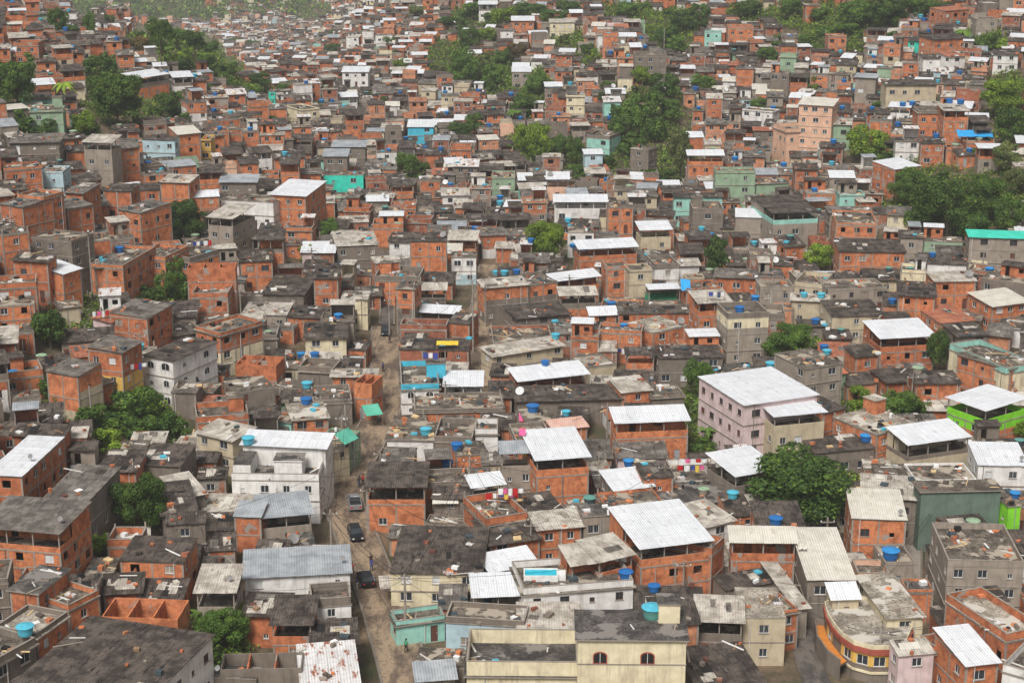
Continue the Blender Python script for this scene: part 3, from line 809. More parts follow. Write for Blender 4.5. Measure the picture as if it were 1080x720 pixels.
T(1010,355,1042,353,341,5,'c','f')
# upper left
T(285,205,322,207,190,9,'b2','w',wins=3, lm='the tall white-roofed brick block')
T(341,184,383,184,180,6,'t','s',ph=.1,D=5,wins=2, lm='the turquoise building')
T(219,229,245,231,215,10,'c2','FW', wins=2)
T(150,147,184,148,143,6,'l','f', wins=3)
T(212,147,222,147,142,5.5,'a','s')
T(31,117,66,116,110,6,'g','s')
T(350,155,385,155,148,6,'c','G'); T(341,165,366,165,157,6,'c','G')
T(232,192,270,192,184,6,'c','G')
T(233,210,288,213,0,6,'w','s',D=7)
T(355,260,399,258,245,6,'c','F')
T(361,76,388,76,70,8,'w','w')
T(88,150,117,151,142,9,'c2','FW')
T(10,151,62,150,141,5,'c','f2')
T(318,116,337,114,110,6,'y','s')
T(145,83,178,78,0,6,'b2','W',D=6)
T(183,82,203,81,0,6,'w','W',D=6)
T(14,45,40,45,0,6,'b','s',D=6)
T(283,96,290,96,0,4.5,'t','s',D=4)
# upper middle
T(519,187,543,187,180,6,'g','s', lm='the small sage green house')
T(585,213,640,213,205,7,'w','W', lm='the long white terrace house')
T(641,218,668,218,213,9,'b2','s',ph=.1)
T(611,263,672,260,252,6,'b','W',open_=0, lm='the open white-canopy terrace')
T(676,243,708,242,233,7,'k','W')
T(711,208,762,208,203,6.5,'t3','f')
T(430,134,457,134,126,5,'u','w', lm='the small bright blue house')
T(396,37,414,37,0,7,'w','s',D=5); T(382,33,394,33,0,8,'w','s',D=5)
T(670,58,703,58,54,8,'c','s',wins=3)
T(619,142,643,144,0,6,'t3','s',D=8)
T(665,156,684,158,0,8,'c','s',D=5)
T(726,164,763,164,158,8,'b2','W')
T(540,22,563,22,0,6,'b2','w',D=8); T(580,24,606,24,0,6,'y','F',D=7)
T(505,5,524,5,0,6,'w','W',D=7)
T(540,76,560,76,0,6,'c2','w',D=7)
# upper right
T(830,136,868,134,0,8,'pe','s',D=8,ph=.9, lm='the peach stepped house')
T(843,110,878,112,0,13.5,'pe','w2',D=7,up=None, lm='the white-topped peach tower')
T(935,90,988,90,84,7,'k','f',wins=4, lm='the long beige house')
T(958,43,984,44,0,5,'t','f',D=7, wins=3)
T(985,42,1022,40,0,7,'b2','f',D=7, wins=3, lm='the brick house beside turquoise')
T(755,180,797,180,176,9,'g','s',wins=2, lm='the tall sage green house')
T(798,193,832,192,187,5,'g','s',nowin=True)
T(816,225,863,223,206,9,'c2','V', pwall='t3', lm='the grey turquoise-verandah building')
T(731,220,763,220,212,8,'c','s',wins=1)
T(969,117,993,117,0,10,'b2','s',D=6,open_=0)
T(996,117,1022,117,0,10,'b2','V',sheet='F',D=7)
T(776,229,815,230,220,7,'c2','w')
T(882,235,925,236,222,8,'b2','s',ph=.3)
T(886,265,955,266,252,6,'b2','f')
T(870,131,897,132,0,7,'g','F',D=7)
T(944,179,971,175,168,6,'b','w')
T(768,28,795,28,0,7,'b2','s',D=6)
T(850,5,865,5,0,7,'b','s',D=5)
T(783,115,815,118,0,5,'w','s',D=5)
T(974,62,1002,62,0,5,'w','f',D=6); T(1002,60,1018,59,0,5,'w','T',D=6)
T(1048,57,1074,58,0,5,'w','f',D=6)
T(1030,20,1052,20,0,6,'c2','s',D=6); T(996,12,1022,10,0,6,'b','T',D=6)
T(874,38,893,38,0,6,'b2','s',D=6)
NTR = len(HOUSES)
# ------------------------------------------------------------------ special buildings
def white_big(h):
    z = h.H-.9; Q = MB(); L = h.L
    Q.box(-L*.02, L*.30, .9, h.D*.55, z+.003, z+2.3, 'w'); Q.box(-L*.03, L*.31, .75, h.D*.57, z+2.3, z+2.45, 'w', topmk='S3')
    h.parts.append(('stair_hut', Q, None))
    Q = MB(); Q.box(-L*.5+.2, -L*.28, .2, h.D*.9, z+.004, z+2.0, 'w', topmk='S3'); h.parts.append(('tank_room', Q, None))
T(244,499,336,500,480,6.5,'w','s',ph=.9,wins=4,floor='S3',low=None,stub=False,hut=False,dish=False, lm='the big white parapet building', extra=white_big)
T(256,468,343,472,455,8.6,'w','w',rise=.5,nowin=True)

def curved():
    pts = [(870,634),(873,645),(879,655),(888,666),(901,675),(920,680),(938,680),(954,677),(962,660),(948,640),(930,632),(908,628),(886,628)]
    p = hit(905, 655, 4.6); Z = p.z; W_ = [on_plane(x, y, Z) for x, y in pts]
    o = Vector((W_[5].x, W_[5].y, H(W_[5].x, W_[5].y)))
    loc = [Vector((q.x-o.x, q.y-o.y)) for q in W_]; Hh = Z-o.z
    h = House(); h.parts = []; h.win = []; h.L = 10; h.D = 6; h.H = Hh; h.wall = 'a'; h.roof = 's'
    Wm = MB(); B = MB(); B2 = MB(); Rf = MB(); n = len(loc)
    def band(mb, za, zb2, off, mk, rng_=range(n)):
        cen = sum(loc, Vector((0, 0)))/n
        def O(i, k): 
            v = (loc[i]-cen).normalized(); return loc[i]+v*k
        for i in rng_:
            a, b = i, (i+1) % n; A0, B0, A1, B1 = O(a, -.05), O(b, -.05), O(a, off), O(b, off)
            mb.hull8([(*A0, za), (*A1, za), (*B1, za), (*B0, za), (*A0, zb2), (*A1, zb2), (*B1, zb2), (*B0, zb2)], mk)
    for i in range(n):
        a, b = loc[i], loc[(i+1) % n]; u = (b-a); ln = u.length; u /= ln; nn = Vector((u.y, -u.x))
        ops = []
        if i in (1, 3, 4, 5, 6) and ln > 1.3:
            w = min(1.3, ln-.5); ops = [(ln/2-w/2, ln/2+w/2, Hh-2.6, Hh-1.45)]
        facade(Wm, (a.x, a.y), (u.x, u.y), (nn.x, nn.y), ln, -3, Hh-.5, ops, lambda z: 'a' if z > Hh-3.3 else 'c', .15)
        for q in ops:
            m = Matrix(((u.x, -nn.x, 0, a.x+u.x*q[0]-nn.x*.1), (u.y, -nn.y, 0, a.y+u.y*q[0]-nn.y*.1), (0, 0, 1, q[2]), (0, 0, 0, 1)))
            h.win.append((m, round(q[1]-q[0], 2), 1.15, 'window', 'wf'))
    band(B, Hh-1.15, Hh-.55, .22, 'rd'); band(B2, Hh-3.45, Hh-3.2, .15, 'y'); h.parts.append(('lower_band', B2, None))
    h.parts.append(('wall', Wm, None)); h.parts.append(('cornice', B, None))
    P = MB(); band(P, Hh-.5, Hh, .06, 'y'); h.parts.append(('parapet', P, None))
    Rf.face([(*q, Hh-.42) for q in loc], 'S2'); h.parts.append(('roof', Rf, None))
    bal = [(872,660),(877,674),(886,690),(893,697),(885,702),(872,692),(861,676),(859,659)]
    Bm = MB(); bl = [on_plane(x, y, o.z+Hh-2.8)-o for x, y in bal]
    Bm.face([(q.x, q.y, Hh-2.75) for q in bl], 'or'); Bm.face([(q.x, q.y, Hh-2.95) for q in bl], 'c')
    for i in (4, 5, 6, 7):
        a, b = bl[i], bl[(i+1) % 8]; Bm.hull8([(a.x, a.y, Hh-6.5), (b.x, b.y, Hh-6.5), (b.x+.15, b.y+.1, Hh-6.5), (a.x+.15, a.y+.1, Hh-6.5), (a.x, a.y, Hh-2.0), (b.x, b.y, Hh-2.0), (b.x+.15, b.y+.1, Hh-2.0), (a.x+.15, a.y+.1, Hh-2.0)], 'c')
    h.parts.append(('balcony', Bm, None))
    h.zone = None; h.detail = 2; h.traced = True; h.lab = 'curved ochre house with a dark red cornice and orange balcony'; h.lm = 'the curved ochre house'; h.kname = 'curved_house'
    h.mat = Matrix.Translation(o); h.mid = (o.x, o.y); h.ang = 0; h.zg = o.z
    h.foot = [(q.x, q.y) for q in (W_[0], W_[5], W_[8], W_[11])]; h.c = (sum(q.x for q in W_)/n, sum(q.y for q in W_)/n); h.r = 6
    HOUSES.append(h)
curved()
NTR = len(HOUSES)

# ------------------------------------------------------------------ streets
STREETS = [('main_street', [(452,800),(436,745),(424,700),(414,668),(402,630),(386,592),(374,562),(362,532),(364,506),(384,472),(401,442),(408,410),(408,370),(408,345)], 5.2, 'road'),
           ('upper_street', [(408,343),(408,320),(405,290),(404,265)], 2.4, 'roadd'),
           ('side_street', [(507,408),(506,380),(506,350),(508,325),(513,300),(517,280)], 4.0, 'road'),
           ('footpath', [(880,760),(866,730),(855,705),(850,685),(851,664)], 3.0, 'roadd')]
def smooth_line(pts, stepm=2.5):
    W_ = [hit(x, y, 0) for x, y in pts]; out = []
    P = [W_[0]]+W_+[W_[-1]]
    for i in range(1, len(P)-2):
        n = max(2, int((P[i+1]-P[i]).length/stepm))
        for k in range(n):
            t = k/n; a, b, c, d = P[i-1], P[i], P[i+1], P[i+2]
            q = 0.5*((2*b)+(c-a)*t+(2*a-5*b+4*c-d)*t*t+(3*b-a-3*c+d)*t**3); out.append(Vector((q.x, q.y)))
    out.append(Vector((W_[-1].x, W_[-1].y))); return out
SL = []
for nm, pts, w, mk in STREETS:
    ln = smooth_line(pts); SL.append((ln, w))
    mb = MB(); kb = MB(); prev = None
    for i, p in enumerate(ln):
        d = (ln[min(i+1, len(ln)-1)]-ln[max(i-1, 0)]).normalized(); nrm = Vector((-d.y, d.x))
        cr = [p+nrm*(w/2*s) for s in (-1, -.5, 0, .5, 1)]; cur = [(q.x, q.y, H(q.x, q.y)+.16) for q in cr]
        kk = [[(q.x, q.y, H(q.x, q.y)-.5), (q.x, q.y, H(q.x, q.y)+.28), ((q+nrm*s*.3).x, (q+nrm*s*.3).y, H(*(q+nrm*s*.3))+.28), ((q+nrm*s*.3).x, (q+nrm*s*.3).y, H(*(q+nrm*s*.3))-.5)] for q, s in ((cr[0], -1), (cr[-1], 1))]
        if prev:
            for j in range(4): mb.face([prev[0][j], prev[0][j+1], cur[j+1], cur[j]], mk)
            for s in (0, 1):
                for j in range(3): kb.face([prev[1][s][j], prev[1][s][j+1], kk[s][j+1], kk[s][j]], 'kerb')
        prev = (cur, kk)
    tag(link(nm, mb.mesh(nm)), kind='structure')
    if nm != 'footpath': tag(link('pavement', kb.mesh('pavement')), kind='structure')
def street_dist(x, y):
    m = 1e9
    for ln, w in SL:
        for p in ln:
            d = math.hypot(p.x-x, p.y-y)-w/2
            if d < m: m = d
    return m
SLA = [(np.array([(p.x, p.y) for p in ln]), w) for ln, w in SL]
def street_dist(x, y): return min(float(np.min(np.hypot(a[:, 0]-x, a[:, 1]-y)))-w/2 for a, w in SLA)

# vegetation ellipses in the photograph's layout (cx, cy, rx, ry): hillside places with scrub instead of houses
B_ = 'big'
TREES = [(236,662,56,44,B_,'lfm','the bottom tree'),(145,530,58,62,B_,'lfm','the ravine tree'),(845,511,128,78,B_,'lfd','the large mango tree'),(577,254,50,42,B_,'lfl'),(738,398,34,42,'med','lfm'),(757,272,30,46,'med','lfd'),(864,270,32,28,'med','lfl'),
          (832,362,62,40,B_,'lfm','the round hillside tree'),(52,345,38,38,'med','lfd'),(53,293,36,30,'med','lfl'),(152,310,38,20,'bush','lfd'),(185,290,26,44,'airy','lfm'),(172,300,22,34,'airy','lfm'),(190,305,24,30,'bush','lfm'),
          (100,445,44,34,'bush','lfm'),(128,432,46,34,'bush','lfd'),(152,424,40,34,'med','lfm'),(178,446,42,32,'bush','lfd'),(150,452,46,28,'bush','lfm'),(112,466,36,26,'bush','lfl'),(62,425,26,24,'bush','lfm'),(48,408,22,26,'airy','lfd'),(118,415,30,20,'bush','lfd'),(190,460,30,20,'bush','lfm'),
          (193,232,52,40,B_,'lfd','the dark tree above the terraces'),(123,104,66,52,B_,'lfd','the huge hilltop tree'),(106,72,34,32,'med','lfd'),(16,88,52,48,B_,'lfd'),(36,132,46,20,'bush','lfd'),(88,130,30,26,'med','lfl'),(95,140,26,16,'bush','lfm'),
          (347,240,24,20,'med','lfm'),(172,112,38,22,'bush','lfm'),(190,120,22,14,'bush','lfm'),(205,43,26,24,'med','lfd'),(168,32,28,28,'med','lfm'),(188,38,26,16,'med','lfm'),(148,48,28,20,'med','lfr'),(165,50,26,20,'med','lfd'),(215,66,26,18,'med','lfd'),(192,70,22,16,'med','lfd'),(238,74,28,16,'med','lfm'),(222,50,20,14,'med','lfd'),(60,22,22,28,'med','lfd'),(95,26,14,28,'med','lfd'),(74,34,20,16,'med','lfd'),(35,36,24,12,'bush','lfl'),(115,22,18,16,'airy','lfm'),(275,85,26,18,'med','lfd'),(300,92,20,12,'med','lfm'),(247,45,22,10,'med','lfd'),(265,48,18,12,'med','lfd'),
          (1000,216,74,60,B_,'lfm','the big right-hand tree clump'),(958,195,48,36,B_,'lfm'),(1042,208,56,44,B_,'lfm'),(975,232,40,30,'med','lfm'),(1030,240,44,30,'med','lfd'),(1064,225,36,40,'med','lfm'),(1072,190,26,30,'med','lfo'),
          (914,150,46,34,'med','lfl'),(930,162,30,20,'bush','lfm'),(1058,100,54,36,B_,'lfl'),(1066,132,40,40,'med','lfm'),(1062,165,34,30,'med','lfo'),(718,160,34,48,'airy','lfo'),(700,92,34,32,'med','lfd','the dark ridge tree'),(677,79,24,18,'med','lfl'),(660,125,40,40,'med','lfm'),(682,115,40,36,'bush','lfm'),(690,135,36,30,'bush','lfm'),(667,152,34,28,'bush','lfd'),(650,140,24,24,'bush','lfm'),(705,118,30,26,'bush','lfm'),(684,188,40,16,'bush','lfd'),(706,186,20,14,'bush','lfm'),
          (553,146,24,34,'med','lfl'),(570,150,34,40,'med','lfl','the yellow-green valley tree'),(590,155,24,28,'med','lfd'),(607,158,22,30,'med','lfm'),(608,182,22,20,'med','lfm'),(430,172,26,24,'med','lfm'),(445,177,18,14,'med','lfm'),(565,88,30,26,'med','lfd'),(552,112,34,24,'med','lfd'),(545,55,24,20,'med','lfr'),(530,60,24,18,'med','lfd'),
          (500,130,20,22,'med','lfm'),(486,137,28,18,'med','lfd'),(505,68,40,34,'airy','lfo'),(487,72,34,40,'med','lfd','the dark valley trees'),(520,80,26,26,'med','lfm'),(510,38,26,20,'med','lfl'),(495,42,26,26,'med','lfm'),(478,28,34,20,'bush','lfd'),(460,72,22,14,'med','lfo'),(425,68,24,12,'med','lfl'),(418,60,18,12,'bush','lfm'),(535,18,36,22,'med','lfl'),(560,12,40,20,'med','lfd'),(585,18,34,16,'med','lfm'),(505,12,40,18,'bush','lfm'),(600,8,36,16,'med','lfd'),
          (722,22,34,24,'med','lfd'),(738,18,24,30,'med','lfd'),(702,38,30,22,'med','lfd'),(712,48,26,18,'bush','lfm'),(790,9,40,18,'med','lfm'),(836,8,30,20,'med','lfm'),(905,14,44,30,'med','lfd'),(938,12,50,34,B_,'lfd'),(975,8,38,22,'med','lfd','the dark skyline trees'),(870,38,46,16,'bush','lfm'),(895,34,36,18,'bush','lfm'),(862,15,26,16,'med','lfd'),(810,58,22,18,'med','lfm'),(742,88,28,20,'med','lfm'),(800,112,22,18,'med','lfm'),(855,88,22,18,'bush','lfm'),(1042,45,24,18,'bush','lfm'),(1060,48,24,12,'bush','lfl'),
          (990,368,24,48,'med','lfd'),(1070,450,34,26,'med','lfl'),(905,420,30,24,'bush','lfl'),(945,428,46,36,'med','lfm'),(972,436,34,24,'bush','lfm'),(920,440,26,18,'bush','lfm'),(600,92,16,10,'med','lfm'),(742,470,30,18,'bush','lfm'),(722,428,12,12,'bush','lfl'),(785,372,24,20,'bush','lfm'),(725,462,22,16,'bush','lfo'),
          (215,690,30,26,'bush','lfm'),(108,575,24,26,'bush','lfl'),(118,615,20,16,'bush','lfm'),(200,486,12,10,'bush','lfl'),(640,170,20,14,'med','lfm'),(335,112,16,10,'med','lfd'),(352,52,20,14,'med','lfd'),(440,12,24,14,'med','lfo'),(660,10,28,16,'med','lfm'),(620,52,18,12,'med','lfm'),(380,112,14,10,'med','lfm'),(325,268,34,16,'bush','lfl'),(92,168,28,14,'bush','lfm'),(152,132,22,10,'bush','lfm')]
VEG = [(125,435,75,26),(80,430,30,20),(145,532,30,30),(237,672,32,34),(742,442,34,38),(690,135,46,50),(660,165,20,26),(715,170,22,26),(1005,205,78,42),(915,152,28,20),(1060,120,26,50),
       (125,105,38,34),(18,88,26,28),(105,72,26,20),(35,132,26,12),(475,60,26,24),(520,80,30,26),(560,95,22,28),(505,18,34,12),(710,30,34,26),(790,12,26,14),(880,18,70,20),(880,45,40,14),(935,430,50,24),(172,112,26,16),
       (195,52,44,20),(240,70,24,14),(150,38,20,14),(560,152,26,22),(605,165,16,26),(845,515,60,34),(577,255,24,20),(193,232,26,20),(52,345,20,18),(180,300,22,26),(150,310,16,12),(94,335,20,18),(832,362,30,20),(1070,75,20,20),
       (190,13,55,10),(90,8,20,10),(330,12,24,12),(660,12,30,14),(600,40,20,14),(1040,42,24,10),(270,90,26,12),(435,178,22,12),(620,60,14,10),(95,335,22,20)]
def in_veg(px, py): return any(((px-a)/c)**2+((py-b)/d)**2 < 1 for a, b, c, d in VEG)

# ------------------------------------------------------------------ filling the rest of the town
def sat(f1, f2, eps=0.35):
    for F in (f1, f2):
        for i in range(4):
            ax = (F[(i+1) % 4][1]-F[i][1], F[i][0]-F[(i+1) % 4][0]); l = math.hypot(*ax) or 1
            a = [(p[0]*ax[0]+p[1]*ax[1])/l for p in f1]; b = [(p[0]*ax[0]+p[1]*ax[1])/l for p in f2]
            if max(a)-eps < min(b) or max(b)-eps < min(a): return False
    return True
GRID = {}
def gkey(x, y): return (int(x//16), int(y//16))
def gadd(h):
    for dx in (-1, 0, 1):
        for dy in (-1, 0, 1):
            k = gkey(h.c[0], h.c[1]); GRID.setdefault((k[0]+dx, k[1]+dy), []).append(h)
for h in HOUSES: gadd(h)
TB = []      # screen boxes of the traced fronts that must stay in view
for h in HOUSES:
    kk = .45 if h.mid[1] < 300 else .28; M4 = h.mat; P = [M4 @ Vector(v) for v in ((-h.L/2, 0, h.H), (h.L/2, 0, h.H), (h.L/2, h.D, h.H), (-h.L/2, h.D, h.H), (-h.L/2, 0, h.H*kk), (h.L/2, 0, h.H*kk))]
    Q = [proj(p) for p in P]; TB.append((min(q[0] for q in Q), max(q[0] for q in Q), min(q[1] for q in Q), max(q[1] for q in Q), h.mid[1]))
for a in TREES:
    q = hit(a[0], a[1], 3); TB.append((a[0]-a[2]*.45, a[0]+a[2]*.45, a[1]-a[3]*.5, a[1]+a[3]*.35, q.y-1))
for a, b, c, d in VEG:
    q = hit(a, b, 1); TB.append((a-c*.7, a+c*.7, b-d*.7, b+d*.7, q.y-4))
for ln, w in SL:
    for p in ln[::3]:
        q = proj((p.x, p.y, H(p.x, p.y)))
        if q[1] > 280: TB.append((q[0]-w*.35*FPX/q[2], q[0]+w*.35*FPX/q[2], q[1]-5, q[1]+3, p.y-1))
TB.append((73, 121, 315, 358, 215)); TB.append((212, 268, 640, 700, 172))
TBX = np.array(TB)
WALLS = ['b']*21+['b2']*17+['b3']*14+['b4']*11+['b5']*11+['c']*9+['c2']*5+['w']*6+['k']*4+['y']*2+['l','t3','p','g','pe']
ROOF = ['s']*38+['f']*22+['f2']*7+['F']*6+['W']*6+['w']*3+['w2']*2+['V']*10+['FW']*4+['G']*2+['o']*3+['T']*1+['R']*1
def foot_of(mid, ang, L, D):
    c, s = math.cos(ang), math.sin(ang)
    return [(mid[0]+c*x-s*y, mid[1]+s*x+c*y) for x, y in ((-L/2, 0), (L/2, 0), (L/2, D), (-L/2, D))]
def try_fill(x, y, ang, L, D, Hh, rng):
    px, py, d = proj((x, y, H(x, y)+Hh*.6))
    if y > 1150 and (px > 560 or px < 100): return False
    if px < -70 or px > 1150 or py > 800 or py < -40: return False
    px2, py2, _ = proj((x, y, H(x, y)+3))
    if in_veg(px2, py2): return False
    if y < 520 and street_dist(x, y+D/2) < max(L, D)/2+.3:
        if street_dist(x, y+D/2) < min(L, D)/2+.4: return False
        f = foot_of((x, y), ang, L, D)
        if min(street_dist(*p) for p in f) < .3: return False
    f = foot_of((x, y), ang, L, D); cx = sum(p[0] for p in f)/4; cy = sum(p[1] for p in f)/4; r = math.hypot(L, D)/2
    for o in GRID.get(gkey(cx, cy), ()):
        if math.hypot(o.c[0]-cx, o.c[1]-cy) < r+o.r and sat(f, o.foot): return False
    zg, zm = ground_of((x, y), ang, L, D)
    def cover(hh):
        P = [proj((*p, zg+hh)) for p in f]; a, b = min(q[0] for q in P), max(q[0] for q in P); t = min(q[1] for q in P); bt = max(proj((*p, zm))[1] for p in f)
        ox = np.minimum(TBX[:, 1], b)-np.maximum(TBX[:, 0], a); oy = np.minimum(TBX[:, 3], bt)-np.maximum(TBX[:, 2], t)
        ov = np.clip(ox, 0, None)*np.clip(oy, 0, None)*(TBX[:, 4] > y+1)
        return float(np.max(ov/((TBX[:, 1]-TBX[:, 0])*(TBX[:, 3]-TBX[:, 2])+1)))
    if y < 1000:
        for hh in (Hh, Hh*.7, 3.0, 2.4):
            if hh <= Hh and cover(hh) < (0.10 if y < 300 else 0.07): Hh = hh; break
        else: return False
    det = 2 if y < 330 else (1 if y < 560 else 0)
    wall = rng.choice(WALLS); roof = rng.choice(ROOF)
    if px < 330 and py < 420 and rng.random() < .55: wall = rng.choice(['b', 'b2', 'b2'])
    if y > 900 and rng.random() < .5: wall = rng.choice(['w', 'w', 'k', 'c2', 'y', 'pe'])
    if roof in ('W', 'V', 'FW', 'o') and Hh < 4.8: roof = rng.choice(['s', 'f', 's', 'f2'])
    if Hh < 3.2 and roof == 's': roof = rng.choice(['s', 'f'])
    if y < 310 and roof in ('W', 'w', 'w2', 'FW', 'R'): roof = rng.choice(['s', 's', 'f', 'f2'])
    if L < 4.3: Hh = min(Hh, 4.2)
    kw = {}
    if wall[0] == 'b' and rng.random() < .2: kw['low'] = rng.choice(['c', 'c2', 'k', 'w'])
    if roof == 's': kw['ph'] = rng.choice([.1, .3, .6, .9]) if Hh > 3.4 else .1; kw['floor'] = rng.choice(['S', 'S', 'S', 'S3', 'S2']); kw['annex'] = det > 0 and rng.random() < .5 or det == 0 and rng.random() < .3
    h = gen(L, D, Hh, wall, roof, rng, det, zb=min(6, zg-zm+.4), **kw)
    h.traced = False; h.lab = h.lm = h.kname = h.extra = None
    place_house(h, (x, y), ang, zg); gadd(h); return True
rng = random.Random(42)
def local_ang(x, y):
    if x < -50 and y < 620: return math.radians(24)*sm(-46, -75, x) + 0.12*pnoise(Vector((x*.01, y*.01, 5)))
    if x > 55 and y < 520: return -math.radians(16)*sm(50, 90, x) + 0.35*pnoise(Vector((x*.012, y*.012, 9)))
    return 0.22*pnoise(Vector((x*.008, y*.008, 2)))
y = 163.0
while y < 1640:
    big = 0.92 + (0.14 if y > 700 else 0)
    if y > 330: big = (0.80 - 0.16*sm(330, 470, y)) + 0.10*sm(750, 1000, y)
    rowD = rng.uniform(6.0, 8.2)*big
    x = -(0.315*y+14)
    while x < 0.315*y+14:
        L = rng.uniform(4.6, 8.8)*big; D = rowD*rng.uniform(.82, 1.0)
        st = rng.choices([1, 2, 3], [.42, .45, .13])[0]; Hh = (2.9*st + rng.uniform(0, .8))*(1 if y < 330 else .86)
        yy = y + 2.2*pnoise(Vector((x*.03, y*.05, 1)))*2 + rng.uniform(-.8, .8)
        if not (y > 640 and rng.random() < .07): try_fill(x+L/2, yy, local_ang(x, yy)+rng.uniform(-.16, .16), L, D, Hh, rng)
        x += L + (rng.uniform(0.1, 0.9) if rng.random() < .8 else rng.uniform(1, 3))
    y += rowD + rng.uniform(.4, 1.8) + (.4 if y > 640 else 0)
for _ in range(9000):
    y = 165 + 380*rng.random()**1.2; x = rng.uniform(-1, 1)*(0.31*y+8)
    try_fill(x, y, local_ang(x, y)+rng.uniform(-.15, .15), rng.uniform(3, 5.5), rng.uniform(3, 5.5), rng.choice([2.6, 3.0, 3.2, 5.6]), rng)
print('houses', len(HOUSES), 'traced', NTR)

# ------------------------------------------------------------------ what the camera sees of each house
V_, F_, own = [], [], []
for hi, h in enumerate(HOUSES):
    for nm, mb, _ in h.parts:
        if not mb.f: continue
        a = np.array(mb.v); m = np.array(h.mat); a = a @ m[:3, :3].T + m[:3, 3]
        i = len(V_); V_.extend(a.tolist()); F_.extend([tuple(i+k for k in f) for f in mb.f]); own.extend([hi]*len(mb.f))
BV = BVHTree.FromPolygons(V_, F_)
VIS = np.zeros(len(HOUSES)); SX = np.zeros(len(HOUSES)); SY = np.zeros(len(HOUSES))
for py in np.arange(1, 720, 2.0):
    for px in np.arange(1, 1080, 2.0):
        r = BV.ray_cast(CAM, ray(px, py))
        if r[0] is not None:
            o_ = own[r[2]]; VIS[o_] += 1; SX[o_] += px; SY[o_] += py
for i, h in enumerate(HOUSES):
    h.vis = VIS[i]; h.px, h.py = (SX[i]/VIS[i], SY[i]/VIS[i]) if VIS[i] else proj((*h.c, h.zg+h.H))[:2]
print('seen', int((VIS > 0).sum()))
def surf(px, py):
    r = BV.ray_cast(CAM, ray(px, py)); g = hit(px, py, 0)
    if r[0] is not None and r[3] < (g-CAM).length: return r[0], r[1], HOUSES[own[r[2]]]
    return g, Vector((0, 0, 1)), None
def down(x, y, z=200):
    r = BV.ray_cast(Vector((x, y, z)), Vector((0, 0, -1))); g = H(x, y)
    return max(g, r[0].z) if r[0] is not None else g
order = sorted([h for h in HOUSES if h.vis > 0], key=lambda h: -h.vis)
INDIV = order[:300]; inset = set(id(h) for h in INDIV)
REST = [h for h in HOUSES if id(h) not in inset]
print('smallest individual px', INDIV[-1].vis*4, 'rest', len(REST))

# ------------------------------------------------------------------ labels by neighbours
LMK = []       # (text, px, py, key)
for h in HOUSES:
    if h.lm and h.vis > 0: LMK.append((h.lm, h.px, h.py, id(h)))
ORD = ['', 'second ', 'third ', 'fourth ', 'fifth ', 'sixth ', 'seventh ', 'eighth ', 'ninth ', 'tenth ', 'eleventh ', 'twelfth ']
def relabel(items, maxlm=None):
    """items: dicts obj, desc, px, py, key -> unique label from nearest landmark and direction"""
    bins = {}
    for it in items:
        best = sorted(LMK, key=lambda l: math.hypot(l[1]-it['px'], (l[2]-it['py'])*1.3))
        best = [l for l in best if l[3] != it['key']]
        done = None
        for l in best[:6]:
            dx, dy = it['px']-l[1], it['py']-l[2]
            dr = ('right of' if dx > 0 else 'left of') if abs(dx) > abs(dy)*1.2 else ('below' if dy > 0 else 'above')
            k = (it['desc'], dr, l[0])
            if len(bins.get(k, [])) < 3: done = k; break
        if not done:
            l = best[0]; dx, dy = it['px']-l[1], it['py']-l[2]
            done = (it['desc'], ('right of' if dx > 0 else 'left of') if abs(dx) > abs(dy)*1.2 else ('below' if dy > 0 else 'above'), l[0])
        bins.setdefault(done, []).append((math.hypot(it['px']-l[1], it['py']-l[2]), it))
    for (desc, dr, ln), lst in bins.items():
        lst.sort(key=lambda q: q[0])
        for n, (_, it) in enumerate(lst):
            o = ORD[n] if n < len(ORD) else 'outer '
            pre = (o or ('nearest ' if len(lst) > 1 else ''))
            it['obj']['label'] = f"{desc}, {pre}{dr} {ln}"
